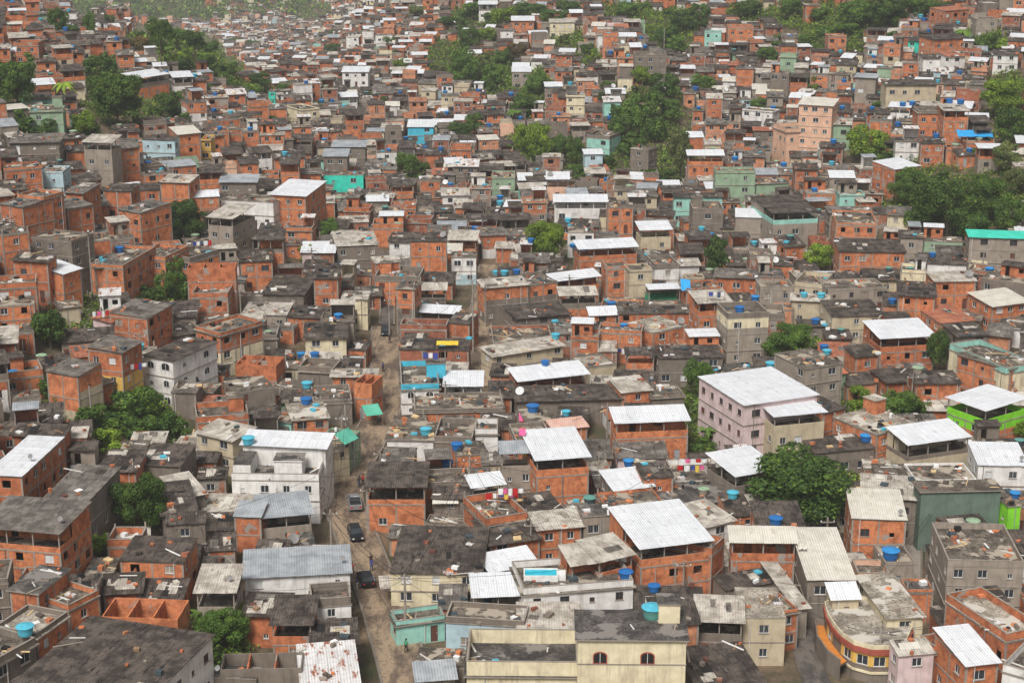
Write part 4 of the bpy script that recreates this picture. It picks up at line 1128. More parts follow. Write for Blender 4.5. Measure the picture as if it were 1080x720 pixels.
# ------------------------------------------------------------------ house objects
WT = {}
def win_mesh(w, hh, st, fk):
    k = (round(w, 1), round(hh, 1), st, fk)
    if k in WT: return WT[k]
    P = MB(); Fm = MB(); t = .06
    if st == 'arch':
        n = 6; r = w/2; pts = [(0, 0), (w, 0), (w, hh-r*.55)] + [(r+r*math.cos(a), hh-r*.55+r*.55*math.sin(a)) for a in [PI*i/n for i in range(1, n)]] + [(0, hh-r*.55)]
        P.face([(x, -.025, z) for x, z in pts], 'dk'); m = len(pts); c = Vector((r, hh/2))
        for i in range(m):
            a, b = Vector(pts[i]), Vector(pts[(i+1) % m]); ao = a+(a-c).normalized()*.12; bo = b+(b-c).normalized()*.12
            Fm.hull8([(a.x, 0, a.y), (ao.x, 0, ao.y), (bo.x, 0, bo.y), (b.x, 0, b.y), (a.x, -.06, a.y), (ao.x, -.06, ao.y), (bo.x, -.06, bo.y), (b.x, -.06, b.y)], fk)
        Fm.box(r-.025, r+.025, -.05, -.03, 0, hh, 'wf')
    elif st == 'door':
        P.box(0, w, .0, .05, 0, hh, fk if fk != 'al' else 'st'); Fm.box(w*.8, w*.87, -.04, 0, hh*.48, hh*.52, 'al')
    else:
        P.box(.01, w-.01, .02, .04, .01, hh-.01, {'shut': 'bf' if fk == 'bf' else 'al', 'curt': 'c2'}.get(st, 'gl'))
        Fm.box(-.07, w+.07, -.17, -.012, -.07, -.004, 'fr')
        if st == 'grid':
            for i in range(1, 5): Fm.box(w*i/5-.012, w*i/5+.012, -.07, -.045, 0, hh, 'st')
        Fm.box(0, w, -.01, .06, 0, t, fk); Fm.box(0, w, -.01, .06, hh-t, hh, fk); Fm.box(0, t, -.01, .06, t, hh-t, fk); Fm.box(w-t, w, -.01, .06, t, hh-t, fk)
        Fm.box(w/2-.03, w/2+.03, -.005, .055, t, hh-t, fk)
    WT[k] = (P.mesh('door' if st == 'door' else 'pane'), Fm.mesh('frame')); return WT[k]
WN = {'b': 'red brick', 'c': 'grey rendered', 'w': 'white plastered', 'k': 'beige', 'y': 'cream', 'a': 'ochre', 'p': 'pink', 'pe': 'peach', 'g': 'sage green', 'gd': 'dark green boarded', 't': 'turquoise', 't3': 'pale teal', 'l': 'pale blue', 'u': 'bright blue', 'e': 'lime green', 'rd': 'dark red'}
RN = {'s': 'flat concrete roof', 'f': 'dark corrugated roof', 'f2': 'grey corrugated roof', 'F': 'pale corrugated roof', 'w': 'white metal roof', 'w2': 'cream metal roof', 'G': 'zinc roof', 'R': 'rusty roof', 'T': 'clay tile roof', 'TO': 'terracotta roof', 'PK': 'pink roof', 'TQ': 'turquoise roof', 'YS': 'yellow roof', 'W': 'white canopy terrace', 'V': 'dark-roofed verandah', 'FW': 'pale-roofed terrace', 'GW': 'zinc-roofed verandah', 'o': 'open roofless top'}
SN = {1: 'low', 2: 'two-storey', 3: 'three-storey', 4: 'four-storey'}
KN = {'b': 'brick_house', 'c': 'rendered_house'}
items = []
for h in INDIV:
    base = 'b' if h.wall[0] == 'b' else ('c' if h.wall in ('c', 'c2') else h.wall)
    nm = h.kname or KN.get(base, 'plastered_house')
    root = link(nm, None, None, h.mat); root.empty_display_size = .5
    tag(root, h.lab, 'house', 'houses packed over the valley and hillsides')
    near = h.vis > 60
    for pn, mb, par in h.parts:
        if mb.f: link(pn, mb.mesh(pn), root)
    for m, w, hh, st, fk in h.win[:95]:
        if st == 'void': continue
        P, Fm = win_mesh(w, hh, st, fk)
        if st == 'door':
            d = link('door', P, root, m)
            if near: link('handle', Fm, d)
        else:
            o = link('window', Fm, root, m); link('pane', P, o)
    st = max(1, min(4, round(h.H/2.9)))
    if not h.lab: items.append(dict(obj=root, desc=f"{SN[st]} {WN[base]} house, {RN[h.roof]}", px=h.px, py=h.py, key=id(h)))
    h.root = root
HITEMS = items
# houses past the 300 that show largest: one object
big = MB()
for h in REST:
    for pn, mb, par in h.parts:
        a = np.array(mb.v); 
        if not len(a): continue
        m = np.array(h.mat); a = a @ m[:3, :3].T + m[:3, 3]; i = len(big.v)
        big.v.extend(map(tuple, a.tolist())); big.f.extend([tuple(i+k for k in f) for f in mb.f]); big.m.extend(mb.m)
    for m, w, hh, st, fk in h.win:
        if st == 'void': continue
        mm = h.mat @ m; big.face([mm @ Vector(p) for p in ((.02, .02, .02), (w-.02, .02, .02), (w-.02, .02, hh-.02), (.02, .02, hh-.02))], 'gl' if st != 'door' else 'bf')
        if h.detail:
            for q in ((0, 0, w, .07), (0, hh-.07, w, hh), (w/2-.03, .07, w/2+.03, hh-.07)): big.face([mm @ Vector(p) for p in ((q[0], 0, q[1]), (q[2], 0, q[1]), (q[2], 0, q[3]), (q[0], 0, q[3]))], fk)
o = link('distant_houses', big.mesh('distant_houses')); tag(o, 'countless small brick houses packed over the far slopes and between the larger ones', 'houses', kind='stuff')
print('big verts', len(big.v))

# ------------------------------------------------------------------ ground
def ground():
    xs = list(np.arange(-150, 150.1, 4)); 
    far = list(np.arange(160, 620, 14)); xs = [-v for v in reversed(far)]+xs+far
    ys = list(np.arange(60, 620, 4))+list(np.arange(620, 1700, 12))
    xs = [-1400, -900]+xs+[900, 1400]; ys = [-60, 0]+ys+[1900, 2300]
    v = [(x, y, H(x, y)) for y in ys for x in xs]; n = len(xs)
    f = [(j*n+i, j*n+i+1, (j+1)*n+i+1, (j+1)*n+i) for j in range(len(ys)-1) for i in range(n-1)]
    me = bpy.data.meshes.new('ground'); me.from_pydata(v, [], f); me.materials.append(M('ground'))
    me.polygons.foreach_set('use_smooth', [True]*len(f)); tag(link('ground', me), kind='structure')
ground()

# ------------------------------------------------------------------ trees
def leaves(rng_, blobs, nleaf, size, up=0.3):
    ar = np.array([b[3]**2 for b in blobs]); pick = rng_.choice(len(blobs), nleaf, p=ar/ar.sum())
    B = np.array(blobs)[pick]
    d = rng_.normal(size=(nleaf, 3)); d[:, 2] += up; d /= np.linalg.norm(d, axis=1)[:, None]
    r = B[:, 3]*rng_.uniform(.55, 1.08, nleaf)**.6
    c = B[:, :3] + d*r[:, None]*np.array([1, 1, .8])
    nrm = d + rng_.normal(size=(nleaf, 3))*.55; nrm /= np.linalg.norm(nrm, axis=1)[:, None]
    t = np.cross(nrm, rng_.normal(size=(nleaf, 3))); t /= np.linalg.norm(t, axis=1)[:, None]; b = np.cross(nrm, t)
    s = size*rng_.uniform(.6, 1.3, nleaf)[:, None]
    v = np.stack([c-t*s, c-b*s*.55+nrm*s*.15, c+t*s, c+b*s*.55+nrm*s*.15], 1).reshape(-1, 3)
    return v
TREEM = {}
def crown_mesh(kind, var, leaf):
    k = (kind, var, leaf)
    if k in TREEM: return TREEM[k]
    g = np.random.default_rng(hash((kind, var)) % 1000 if False else {'big': 10, 'med': 40, 'small': 70, 'bush': 90, 'airy': 120}[kind]+var)
    nb, nl, sz, br = {'big': (46, 15000, .040, .30), 'med': (30, 5200, .062, .34), 'small': (18, 1500, .11, .40), 'bush': (20, 2200, .085, .36), 'airy': (34, 2600, .065, .24)}[kind]
    blobs = []
    for i in range(nb):
        a = g.uniform(0, 2*PI); z = g.uniform(-.55, .75); rr = math.sqrt(max(0, 1-(z/1.0)**2))*g.uniform(.35, .86)
        if z < -.2: rr = max(rr, .45)
        blobs.append((rr*math.cos(a), rr*math.sin(a), z*.85, br*g.uniform(.55, 1.15)))
    v = leaves(g, blobs, nl, sz)
    n = len(v)//4; me = bpy.data.meshes.new('crown')
    me.vertices.add(n*4); me.vertices.foreach_set('co', v.ravel()); me.loops.add(n*4); me.loops.foreach_set('vertex_index', np.arange(n*4, dtype=np.int32))
    me.polygons.add(n); me.polygons.foreach_set('loop_start', np.arange(0, n*4, 4, dtype=np.int32))
    other = {'lfd': 'lfm', 'lfm': 'lfd', 'lfl': 'lfm', 'lfo': 'lfm', 'lfr': 'lfo'}[leaf]
    me.materials.append(M(leaf)); me.materials.append(M(other))
    me.polygons.foreach_set('material_index', (g.random(n) < .28).astype(np.int32)); me.update(calc_edges=True)
    TREEM[k] = me; return me
TR = {}
def trunk_mesh(var):
    if var in TR: return TR[var]
    g = random.Random(var); mb = MB()
    p = Vector((0, 0, -.6)); r = .055
    for i in range(4):
        q = p + Vector((g.uniform(-.05, .05), g.uniform(-.05, .05), .3)); mb.tube(p, q, r, r*.82, 'bark', 7); p, r = q, r*.82
        if i >= 1:
            for _ in range(2):
                a = g.uniform(0, 2*PI); e = p + Vector((math.cos(a)*.5, math.sin(a)*.5, g.uniform(.2, .45))); mb.tube(p, e, r*.6, r*.2, 'bark', 5)
                e2 = e + Vector((math.cos(a+.6)*.25, math.sin(a+.6)*.25, .2)); mb.tube(e, e2, r*.2, r*.08, 'bark', 4)
    TR[var] = mb.mesh('trunk'); return TR[var]
TITEMS = []
LN = {'lfd': 'dark green', 'lfm': 'mid green', 'lfl': 'bright yellow-green', 'lfo': 'olive green', 'lfr': 'reddish brown'}
def tree(cx, cy, w, hpx, kind='med', leaf='lfm', lm=None, label=None, seed=None):
    if cy < 200 and leaf == 'lfd' and (cx*3+cy) % 2: leaf = 'lfm'
    seed = seed if seed is not None else int(cx*7+cy*13)
    t = 0.62 if kind != 'bush' else 0.45
    # centre of the crown stands t*(crown height) above ground
    p = hit(cx, cy, 4); d = (p-CAM).length
    for _ in range(3):
        hm = hpx*d/FPX; p = hit(cx, cy, hm*t); d = (p-CAM).length
    R = w*d/FPX/2; hm = max(hpx*d/FPX, R*.8)/2
    zg = H(p.x, p.y)
    root = link({'bush': 'bush', 'big': 'broadleaf_tree'}.get(kind, 'tree'), None, None, Matrix.Translation((p.x, p.y, zg)))
    cz = p.z-zg
    link('crown', crown_mesh(kind, seed % 3, leaf), root, Matrix.Translation((0, 0, cz)) @ Matrix.Rotation(seed*1.3, 4, 'Z') @ Matrix.Diagonal((R, R, hm*1.12, 1)))
    if kind != 'bush': link('trunk', trunk_mesh(seed % 4), root, Matrix.Translation((0, 0, cz*.45)) @ Matrix.Diagonal((R*.9, R*.9, cz*.95, 1)))
    else: link('stem', trunk_mesh(seed % 4), root, Matrix.Translation((0, 0, 0)) @ Matrix.Diagonal((R*.5, R*.5, cz, 1)))
    tag(root, label, 'bush' if kind == 'bush' else 'tree', 'trees among the houses')
    if lm: LMK.append((lm, cx, cy, id(root)))
    if not label:
        sz = 'large' if w > 50 else ('small' if w < 30 else 'rounded')
        noun = 'low bush' if kind == 'bush' else ('sparse tree' if kind == 'airy' else 'leafy tree')
        TITEMS.append(dict(obj=root, desc=f"{sz} {LN[leaf]} {noun}", px=cx, py=cy, key=id(root)))
    return root
B_ = 'big'
for a in TREES:
    tree(*a[:6], lm=a[6] if len(a) > 6 else None)
# extra small trees scattered between the far houses
g = random.Random(5); n = 0
while n < 112:
    px, py = g.uniform(0, 1080), (g.uniform(2, 130) if n < 90 else g.uniform(130, 300))
    if 0 < px < 1080: tree(px, py, g.uniform(9, 20), g.uniform(8, 15), 'small', g.choice(['lfd', 'lfd', 'lfm', 'lfm', 'lfo']), seed=n+1000); n += 1

# palms and banana clumps
def frond(mb, base, az, ln, droop, w, mk, n=7):
    pts = []
    for i in range(n+1):
        t = i/n; rr = ln*t*(1-.15*t); zz = ln*(.55*t - droop*t*t)
        pts.append(base+Vector((math.cos(az)*rr, math.sin(az)*rr, zz)))
    sd = Vector((-math.sin(az), math.cos(az), 0))
    for i in range(n):
        wa = w*math.sin(PI*min(1, (i/n)*.9+.08)); wb = w*math.sin(PI*min(1, ((i+1)/n)*.9+.08)); 
        for s in (-1, 1): mb.face([pts[i], pts[i+1], pts[i+1]+sd*wb*s+Vector((0, 0, -wb*.45)), pts[i]+sd*wa*s+Vector((0, 0, -wa*.45))], mk)
def palm(px, py, wpx, hpx, leaf, label):
    p = hit(px, py+hpx*.5, 0); d = (p-CAM).length; R = wpx*d/FPX/2; hm = hpx*d/FPX
    root = link('palm_tree', None, None, Matrix.Translation(p)); tm = MB(); q = Vector((0, 0, -.5))
    for i in range(5): e = q+Vector((.05*i, 0, (hm*.85+.5)/5)); tm.tube(q, e, .22-.02*i, .2-.02*i, 'bark', 8); q = e
    link('trunk', tm.mesh('trunk'), root); cm = MB(); gg = random.Random(px)
    for i in range(16): frond(cm, q, i*2*PI/16+gg.uniform(-.15, .15), R*gg.uniform(.8, 1.1), gg.uniform(.6, 1.25), .5, leaf)
    link('crown', cm.mesh('crown'), root); tag(root, label, 'palm', 'palms and bananas')
palm(67, 102, 30, 34, 'lfl', 'tall yellow-green palm left of the huge hilltop tree')
palm(541, 125, 24, 22, 'lfm', 'dark feathery palm left of the yellow-green valley tree')
palm(1012, 40, 26, 18, 'lfm', 'small feathery palm on the slope beside the turquoise brick row')
def banana(px, py, wpx, hpx, leaf, label):
    p = hit(px, py, 1.0); p = Vector((p.x, p.y, H(p.x, p.y))); d = (p-CAM).length; R = wpx*d/FPX/2; gg = random.Random(int(px))
    root = link('banana_plant', None, None, Matrix.Translation(p)); sm_ = MB(); cm = MB()
    for k in range(max(4, int(R*2.2))):
        a, r = gg.uniform(0, 2*PI), R*.8*gg.random()**.5; b = Vector((math.cos(a)*r, math.sin(a)*r, -.2)); tp = b+Vector((gg.uniform(-.3, .3), gg.uniform(-.3, .3), gg.uniform(2, 3.6)))
        sm_.tube(b, tp, .16, .1, 'lfl', 6)
        for i in range(8): frond(cm, tp, gg.uniform(0, 2*PI), gg.uniform(1.5, 2.5), gg.uniform(.4, 1.1), .36, leaf, 5)
    link('stem', sm_.mesh('stem'), root); link('leaves', cm.mesh('leaves'), root); tag(root, label, 'banana plants', 'palms and bananas')
    return root
banana(250, 668, 40, 44, 'lfl', 'broad-leaved banana clump right under the bottom tree')
banana(222, 655, 44, 40, 'lfm', 'darker banana clump at the left foot of the bottom tree')
banana(742, 440, 30, 24, 'lfm', 'banana plants on the bank left of the big pink building')
banana(325, 268, 28, 14, 'lfl', 'bright banana plants between grey roofs above the dark tree')
banana(752, 462, 24, 20, 'lfm', 'lower banana plants on the bank under the pink building')

# undergrowth (one object) and far woods
def scatter(name, pts, size_of, leafk, label, cat):
    gg = np.random.default_rng(3); allv = []
    for (x, y, z, r, nl, sz) in pts:
        allv.append(leaves(gg, [(x, y, z+r*.2, r), (x+r*.7, y+r*.2, z, r*.7), (x-r*.6, y-.3*r, z, r*.8)], nl, sz))
    v = np.concatenate(allv); n = len(v)//4; me = bpy.data.meshes.new(name)
    me.vertices.add(n*4); me.vertices.foreach_set('co', v.ravel()); me.loops.add(n*4); me.loops.foreach_set('vertex_index', np.arange(n*4, dtype=np.int32))
    me.polygons.add(n); me.polygons.foreach_set('loop_start', np.arange(0, n*4, 4, dtype=np.int32))
    for k in leafk: me.materials.append(M(k))
    me.polygons.foreach_set('material_index', gg.integers(0, len(leafk), n).astype(np.int32)); me.update(calc_edges=True)
    tag(link(name, me), label, cat, kind='stuff')
g = random.Random(9); pts = []
for a, b, c, d in VEG:
    if b < 30 and c > 70: pass
    for _ in range(int(c*d/9)+10):
        t, r = g.uniform(0, 2*PI), g.random()**.5; px, py = a+c*r*math.cos(t), b+d*r*math.sin(t)
        p = hit(px, py, 0); dd = (p-CAM).length
        if street_dist(p.x, p.y) < 1.2: continue
        if dd > 1300: continue
        rr = g.uniform(.5, 1.3)*(1+dd/700); 
        if down(p.x, p.y) > p.z+1.0: continue
        pts.append((p.x, p.y, p.z, rr, 50 if dd < 400 else 30, .16+dd/2600))
scatter('undergrowth', pts, None, ['lfm', 'lfd', 'lfo', 'lfl'], 'tangled low scrub and weeds covering the unbuilt banks', 'undergrowth')
pts = []
for _ in range(2600):
    y = g.uniform(1600, 1960); x = g.uniform(-.33, .2)*y
    pts.append((x, y, H(x, y)+2, g.uniform(5, 10), 30, 1.9))
for a, b, c, d in VEG:
    q = hit(a, b, 0)
    if q.y > 470:
        for _ in range(int(c*d/5)):
            t, r = g.uniform(0, 2*PI), g.random()**.5; p = hit(a+c*r*math.cos(t), b+d*r*math.sin(t), 0)
            pts.append((p.x, p.y, p.z+1.0, g.uniform(2.5, 5) if q.y > 760 else g.uniform(.9, 2.0), 26 if q.y > 760 else 34, 1.0 if q.y > 760 else .42))
scatter('far_woods', pts, None, ['lfm', 'lfl', 'lfo', 'lfm'], 'green woodland on the farthest hillside and on the unbuilt upper slopes', 'woods')
# ------------------------------------------------------------------ water tanks
TM = {}
def tank_mesh(a, b):
    if (a, b) not in TM:
        m1 = MB(); m1.lathe([(.62, 0), (.66, .05), (.82, .95), (.86, 1.0), (.84, 1.04)], a, 18)
        m1.lathe([(.7, .3), (.735, .34), (.72, .38)], a, 18, close=False)
        m2 = MB(); m2.lathe([(.9, 1.0), (.9, 1.07), (.72, 1.14), (.3, 1.24), (.12, 1.3)], b, 18)
        for k in range(8): m2.box(-.02, .02, .2, .86, 1.08, 1.19, b) if False else None
        TM[(a, b)] = (m1.mesh('tank'), m2.mesh('lid'))
    return TM[(a, b)]
KIND = {'blue': ('tb', 'tl'), 'cyan': ('tc', 'tc'), 'green': ('tg', 'tc'), 'dark': ('td', 'tg'), 'navy': ('tb', 'tb'), 'pale': ('c2', 'g')}
TD = {'blue': 'blue water tank with lighter lid', 'cyan': 'pale cyan water tank', 'green': 'grey-green water tank', 'dark': 'dark water tank', 'navy': 'deep blue water tank', 'pale': 'pale grey water tank'}
ITANK = []; tpts = []
def add_tank(p, kind, s=1.0):
    if any((p-q).length < 1.5*s for q in tpts): return
    a, b = tank_mesh(*KIND[kind]); root = link('water_tank', a, None, Matrix.Translation(p+Vector((0, 0, .005))) @ Matrix.Diagonal((s, s, s*.9, 1)))
    link('lid', b, root); tag(root, None, 'water tank', 'water tanks on the roofs'); tpts.append(Vector(p))
    q = proj(p); ITANK.append(dict(obj=root, desc=TD[kind], px=q[0], py=q[1], key=0))
for px, py, k, s in [(16,588,'navy',1),(27,669,'cyan',1.05),(43,643,'navy',.9),(471,491,'navy',1),(622,531,'dark',1),(754,560,'blue',1.05),(742,521,'pale',.9),(939,589,'blue',1.25),(951,612,'blue',1.2),(688,651,'green',1.3),(663,491,'blue',.9),
    (257,472,'cyan',1),(262,468,'cyan',1),(277,476,'navy',.7),(323,426,'navy',1),(338,378,'cyan',.8),(332,377,'navy',.9),(318,377,'blue',.9),(324,409,'cyan',1),(482,474,'navy',1),(472,493,'navy',1),(449,458,'cyan',1),(429,295,'navy',1),
    (562,434,'navy',1.1),(631,427,'navy',.9),(600,359,'cyan',1),(586,357,'cyan',.9),(647,348,'navy',.9),(780,329,'navy',1),(523,290,'cyan',.9),(532,290,'cyan',.9),(545,289,'navy',.9),(604,261,'blue',.8),(560,256,'navy',.9),(920,495,'blue',1),(993,489,'navy',.8),
    (913,465,'blue',1),(990,345,'navy',1.1),(941,320,'navy',.9),(866,314,'cyan',.9),(848,313,'cyan',.8),(860,341,'navy',.9),(872,374,'cyan',.9),(869,369,'navy',.9),(126,266,'navy',1),(143,260,'blue',1.2),(91,269,'cyan',1),(94,210,'navy',1),(125,213,'cyan',1),(7,209,'navy',1),
    (211,216,'navy',.9),(222,213,'navy',.9),(211,294,'pale',1),(952,112,'blue',1),(962,111,'blue',1),(1001,109,'navy',1.1),(1013,110,'navy',1.1),(741,285,'cyan',.9),(748,288,'pale',.9),(753,304,'navy',.9),(757,303,'navy',.9),(732,507,'cyan',.9),(818,553,'navy',1),
    (660,610,'navy',1),(541,633,'navy',.8),(513,634,'navy',.8),(134,430,'pale',.9),(44,380,'pale',.9),(787,277,'pale',.9),(1074,322,'blue',.9),(597,438,'cyan',.8),(740,243,'cyan',.8),(575,385,'navy',.8),(658,346,'blue',.8),(393,300,'blue',.8)]:
    q, nrm, hh = surf(px, py)
    if nrm.z > .6 or nrm.z < -.6: add_tank(q, k, s)
g = random.Random(77)
for h in HOUSES:
    if len(ITANK) > 205: break
    if h.traced or h.vis < 9 or h.roof not in ('s', 'f', 'o') or not h.zone or g.random() > .36: continue
    z = h.zone; k = g.choice(['blue', 'navy', 'blue', 'cyan', 'pale', 'navy', 'dark']); lx = g.uniform(z[0]+.9, max(z[0]+.95, z[1]-.9)); ly = g.uniform(z[2]+.9, max(z[2]+.95, z[3]-.9))
    p = h.mat @ Vector((lx, ly, 0)); zz = down(p.x, p.y); add_tank(Vector((p.x, p.y, zz)), k, g.uniform(.75, 1.05))

# ------------------------------------------------------------------ poles and wires
POLES = {}
def pole(key, px, py, ytop, label, arm=True, lamp=False):
    p = hit(px, py, 0); d = (p-CAM).length; hm = max(6, (py-ytop)*d/FPX/math.cos(PITCH))
    z0 = min(p.z, H(p.x, p.y)); root = link('utility_pole', None, None, Matrix.Translation((p.x, p.y, z0)))
    mb = MB(); mb.tube((0, 0, -.5), (0, 0, hm), .17, .11, 'fr', 8); link('pole', mb.mesh('pole'), root)
    if arm:
        a = MB(); a.box(-.9, .9, -.06, .06, hm-.7, hm-.58, 'fr')
        for x in (-.8, 0, .8): a.lathe([(.05, hm-.57), (.08, hm-.5), (.05, hm-.42)], 'wf', 6, c=(x, 0, 0))
        link('crossarm', a.mesh('crossarm'), root)
    if lamp:
        a = MB(); a.tube((0, -.1, hm-.3), (.5, -1.5, hm), .04, .04, 'st', 5); a.hull8([(.3, -1.5, hm-.04), (.6, -1.4, hm-.04), (.7, -2.0, hm-.02), (.4, -2.1, hm-.02), (.3, -1.5, hm+.06), (.6, -1.4, hm+.06), (.7, -2.0, hm+.06), (.4, -2.1, hm+.06)], 'al'); link('lamp_head', a.mesh('lamp_head'), root)
    g = random.Random(key); top = Vector((p.x, p.y, z0+hm-.5)); cand = sorted([h for h in HOUSES if 7 < math.hypot(h.c[0]-p.x, h.c[1]-p.y) < 26 and h.mat.translation.z+h.H < top.z+1], key=lambda h: g.random())[:6 if arm else 0]
    for h in cand:
        e = h.mat @ Vector((g.choice([-1, 1])*h.L/2*.9, -.02, h.H-.4)) - Vector((p.x, p.y, z0)); s_ = Vector((0, 0, hm-.55)); dw = MB(); prev = s_
        for i in range(1, 8):
            t = i/7; q = s_.lerp(e, t)-Vector((0, 0, 3.2*g.uniform(.9, 1.1)*t*(1-t)*.6)); dw.tube(prev, q, .024, .024, 'tyre', 3, caps=False); prev = q
        link('drop_wire', dw.mesh('drop_wire'), root)
    tag(root, label, 'utility pole', 'utility poles'); POLES[key] = Vector((p.x, p.y, z0+hm-.45))
pole('a', 350, 590, 536, 'concrete utility pole at the left kerb of the main street beside the lowest parked cars')
pole('b', 428, 676, 603, 'grey concrete utility pole in front of the cream wall under the wide dark street roof')
pole('c', 362, 499, 437, 'utility pole with a lamp at the bend of the main street', lamp=True)
pole('d', 926, 715, 668, 'weathered utility pole in front of the curved ochre house')
pole('e', 496, 548, 480, 'slim pole rising between brick roofs behind the laundry')
pole('f', 10, 293, 233, 'leftmost grey utility pole on the left hillside', lamp=True)
pole('g', 98, 316, 245, 'tall utility pole on the left hillside stair above the concrete slope', lamp=True)
pole('h', 170, 253, 216, 'utility pole just left of the dark tree above the terraces', lamp=True)
pole('i', 232, 279, 228, 'utility pole below the pale-roofed tower house on the left slope')
pole('j', 31, 170, 141, 'left one of two thin poles on the grey roof at upper left', arm=False)
pole('k', 49, 170, 141, 'right one of two thin poles on the grey roof at upper left', arm=False)
pole('l', 499, 372, 297, 'pale utility pole on the left kerb of the side street')
pole('m', 411, 358, 314, 'utility pole in the upper main street beside dark walls')
pole('n', 1035, 300, 266, 'leaning dark pole left of the white turquoise-roofed building', arm=False)
pole('o', 98, 460, 408, 'thin pole standing above the scrub of the left ravine', arm=False)
pole('p', 700, 62, 32, 'far thin pole on the ridge beside the dark ridge trees', arm=False)
pole('q', 745, 56, 28, 'far thin pole right of the ridge top houses', arm=False)
pole('r', 530, 300, 262, 'pole at the head of the side street', arm=False)
for i, (px, py, yt) in enumerate([(388,560,512),(402,520,474),(470,440,402),(512,345,300),(640,470,425),(700,540,488),(560,600,548),(870,600,545),(800,470,425),(905,395,352),(285,520,470),(210,590,540),(150,400,352),(255,350,305),(600,330,290),(700,400,360),(330,300,262),(960,440,395),(720,640,590),(1000,560,505)]):
    pole('x%d' % i, px, py, yt, 'x'); 
POLEIT = [dict(obj=o, desc='grey concrete utility pole', px=proj(o.matrix_world.translation if False else o.location)[0], py=proj(o.location)[1], key=0) for o in bpy.data.objects if o.get('label') == 'x']
def wire(a, b, off, label, sag=.9):
    A, B = POLES[a], POLES[b]; mb = MB(); n = 10; d = (B-A).normalized(); sd = Vector((-d.y, d.x, 0)) if abs(d.z) < .9 else Vector((1, 0, 0)); prev = None
    for i in range(n+1):
        t = i/n; q = A.lerp(B, t)+sd*off-Vector((0, 0, sag*4*t*(1-t)))
        if prev is not None: mb.tube(prev, q, .028, .028, 'tyre', 4, caps=False)
        prev = q
    tag(link('power_line', mb.mesh('power_line')), label, 'cable', 'overhead cables')
for a, b, nm in [('b','a','lower main street'),('a','c','main street bend'),('c','m','upper main street'),('l','r','side street'),('f','g','left hillside from the leftmost pole'),('g','h','left hillside towards the dark tree'),('h','i','left slope below the dark tree'),('e','b','laundry roof down to the street')]:
    wire(a, b, .5, f'nearer of two thin cables, {nm}'); wire(a, b, -.5, f'farther of two thin cables, {nm}', 1.3)

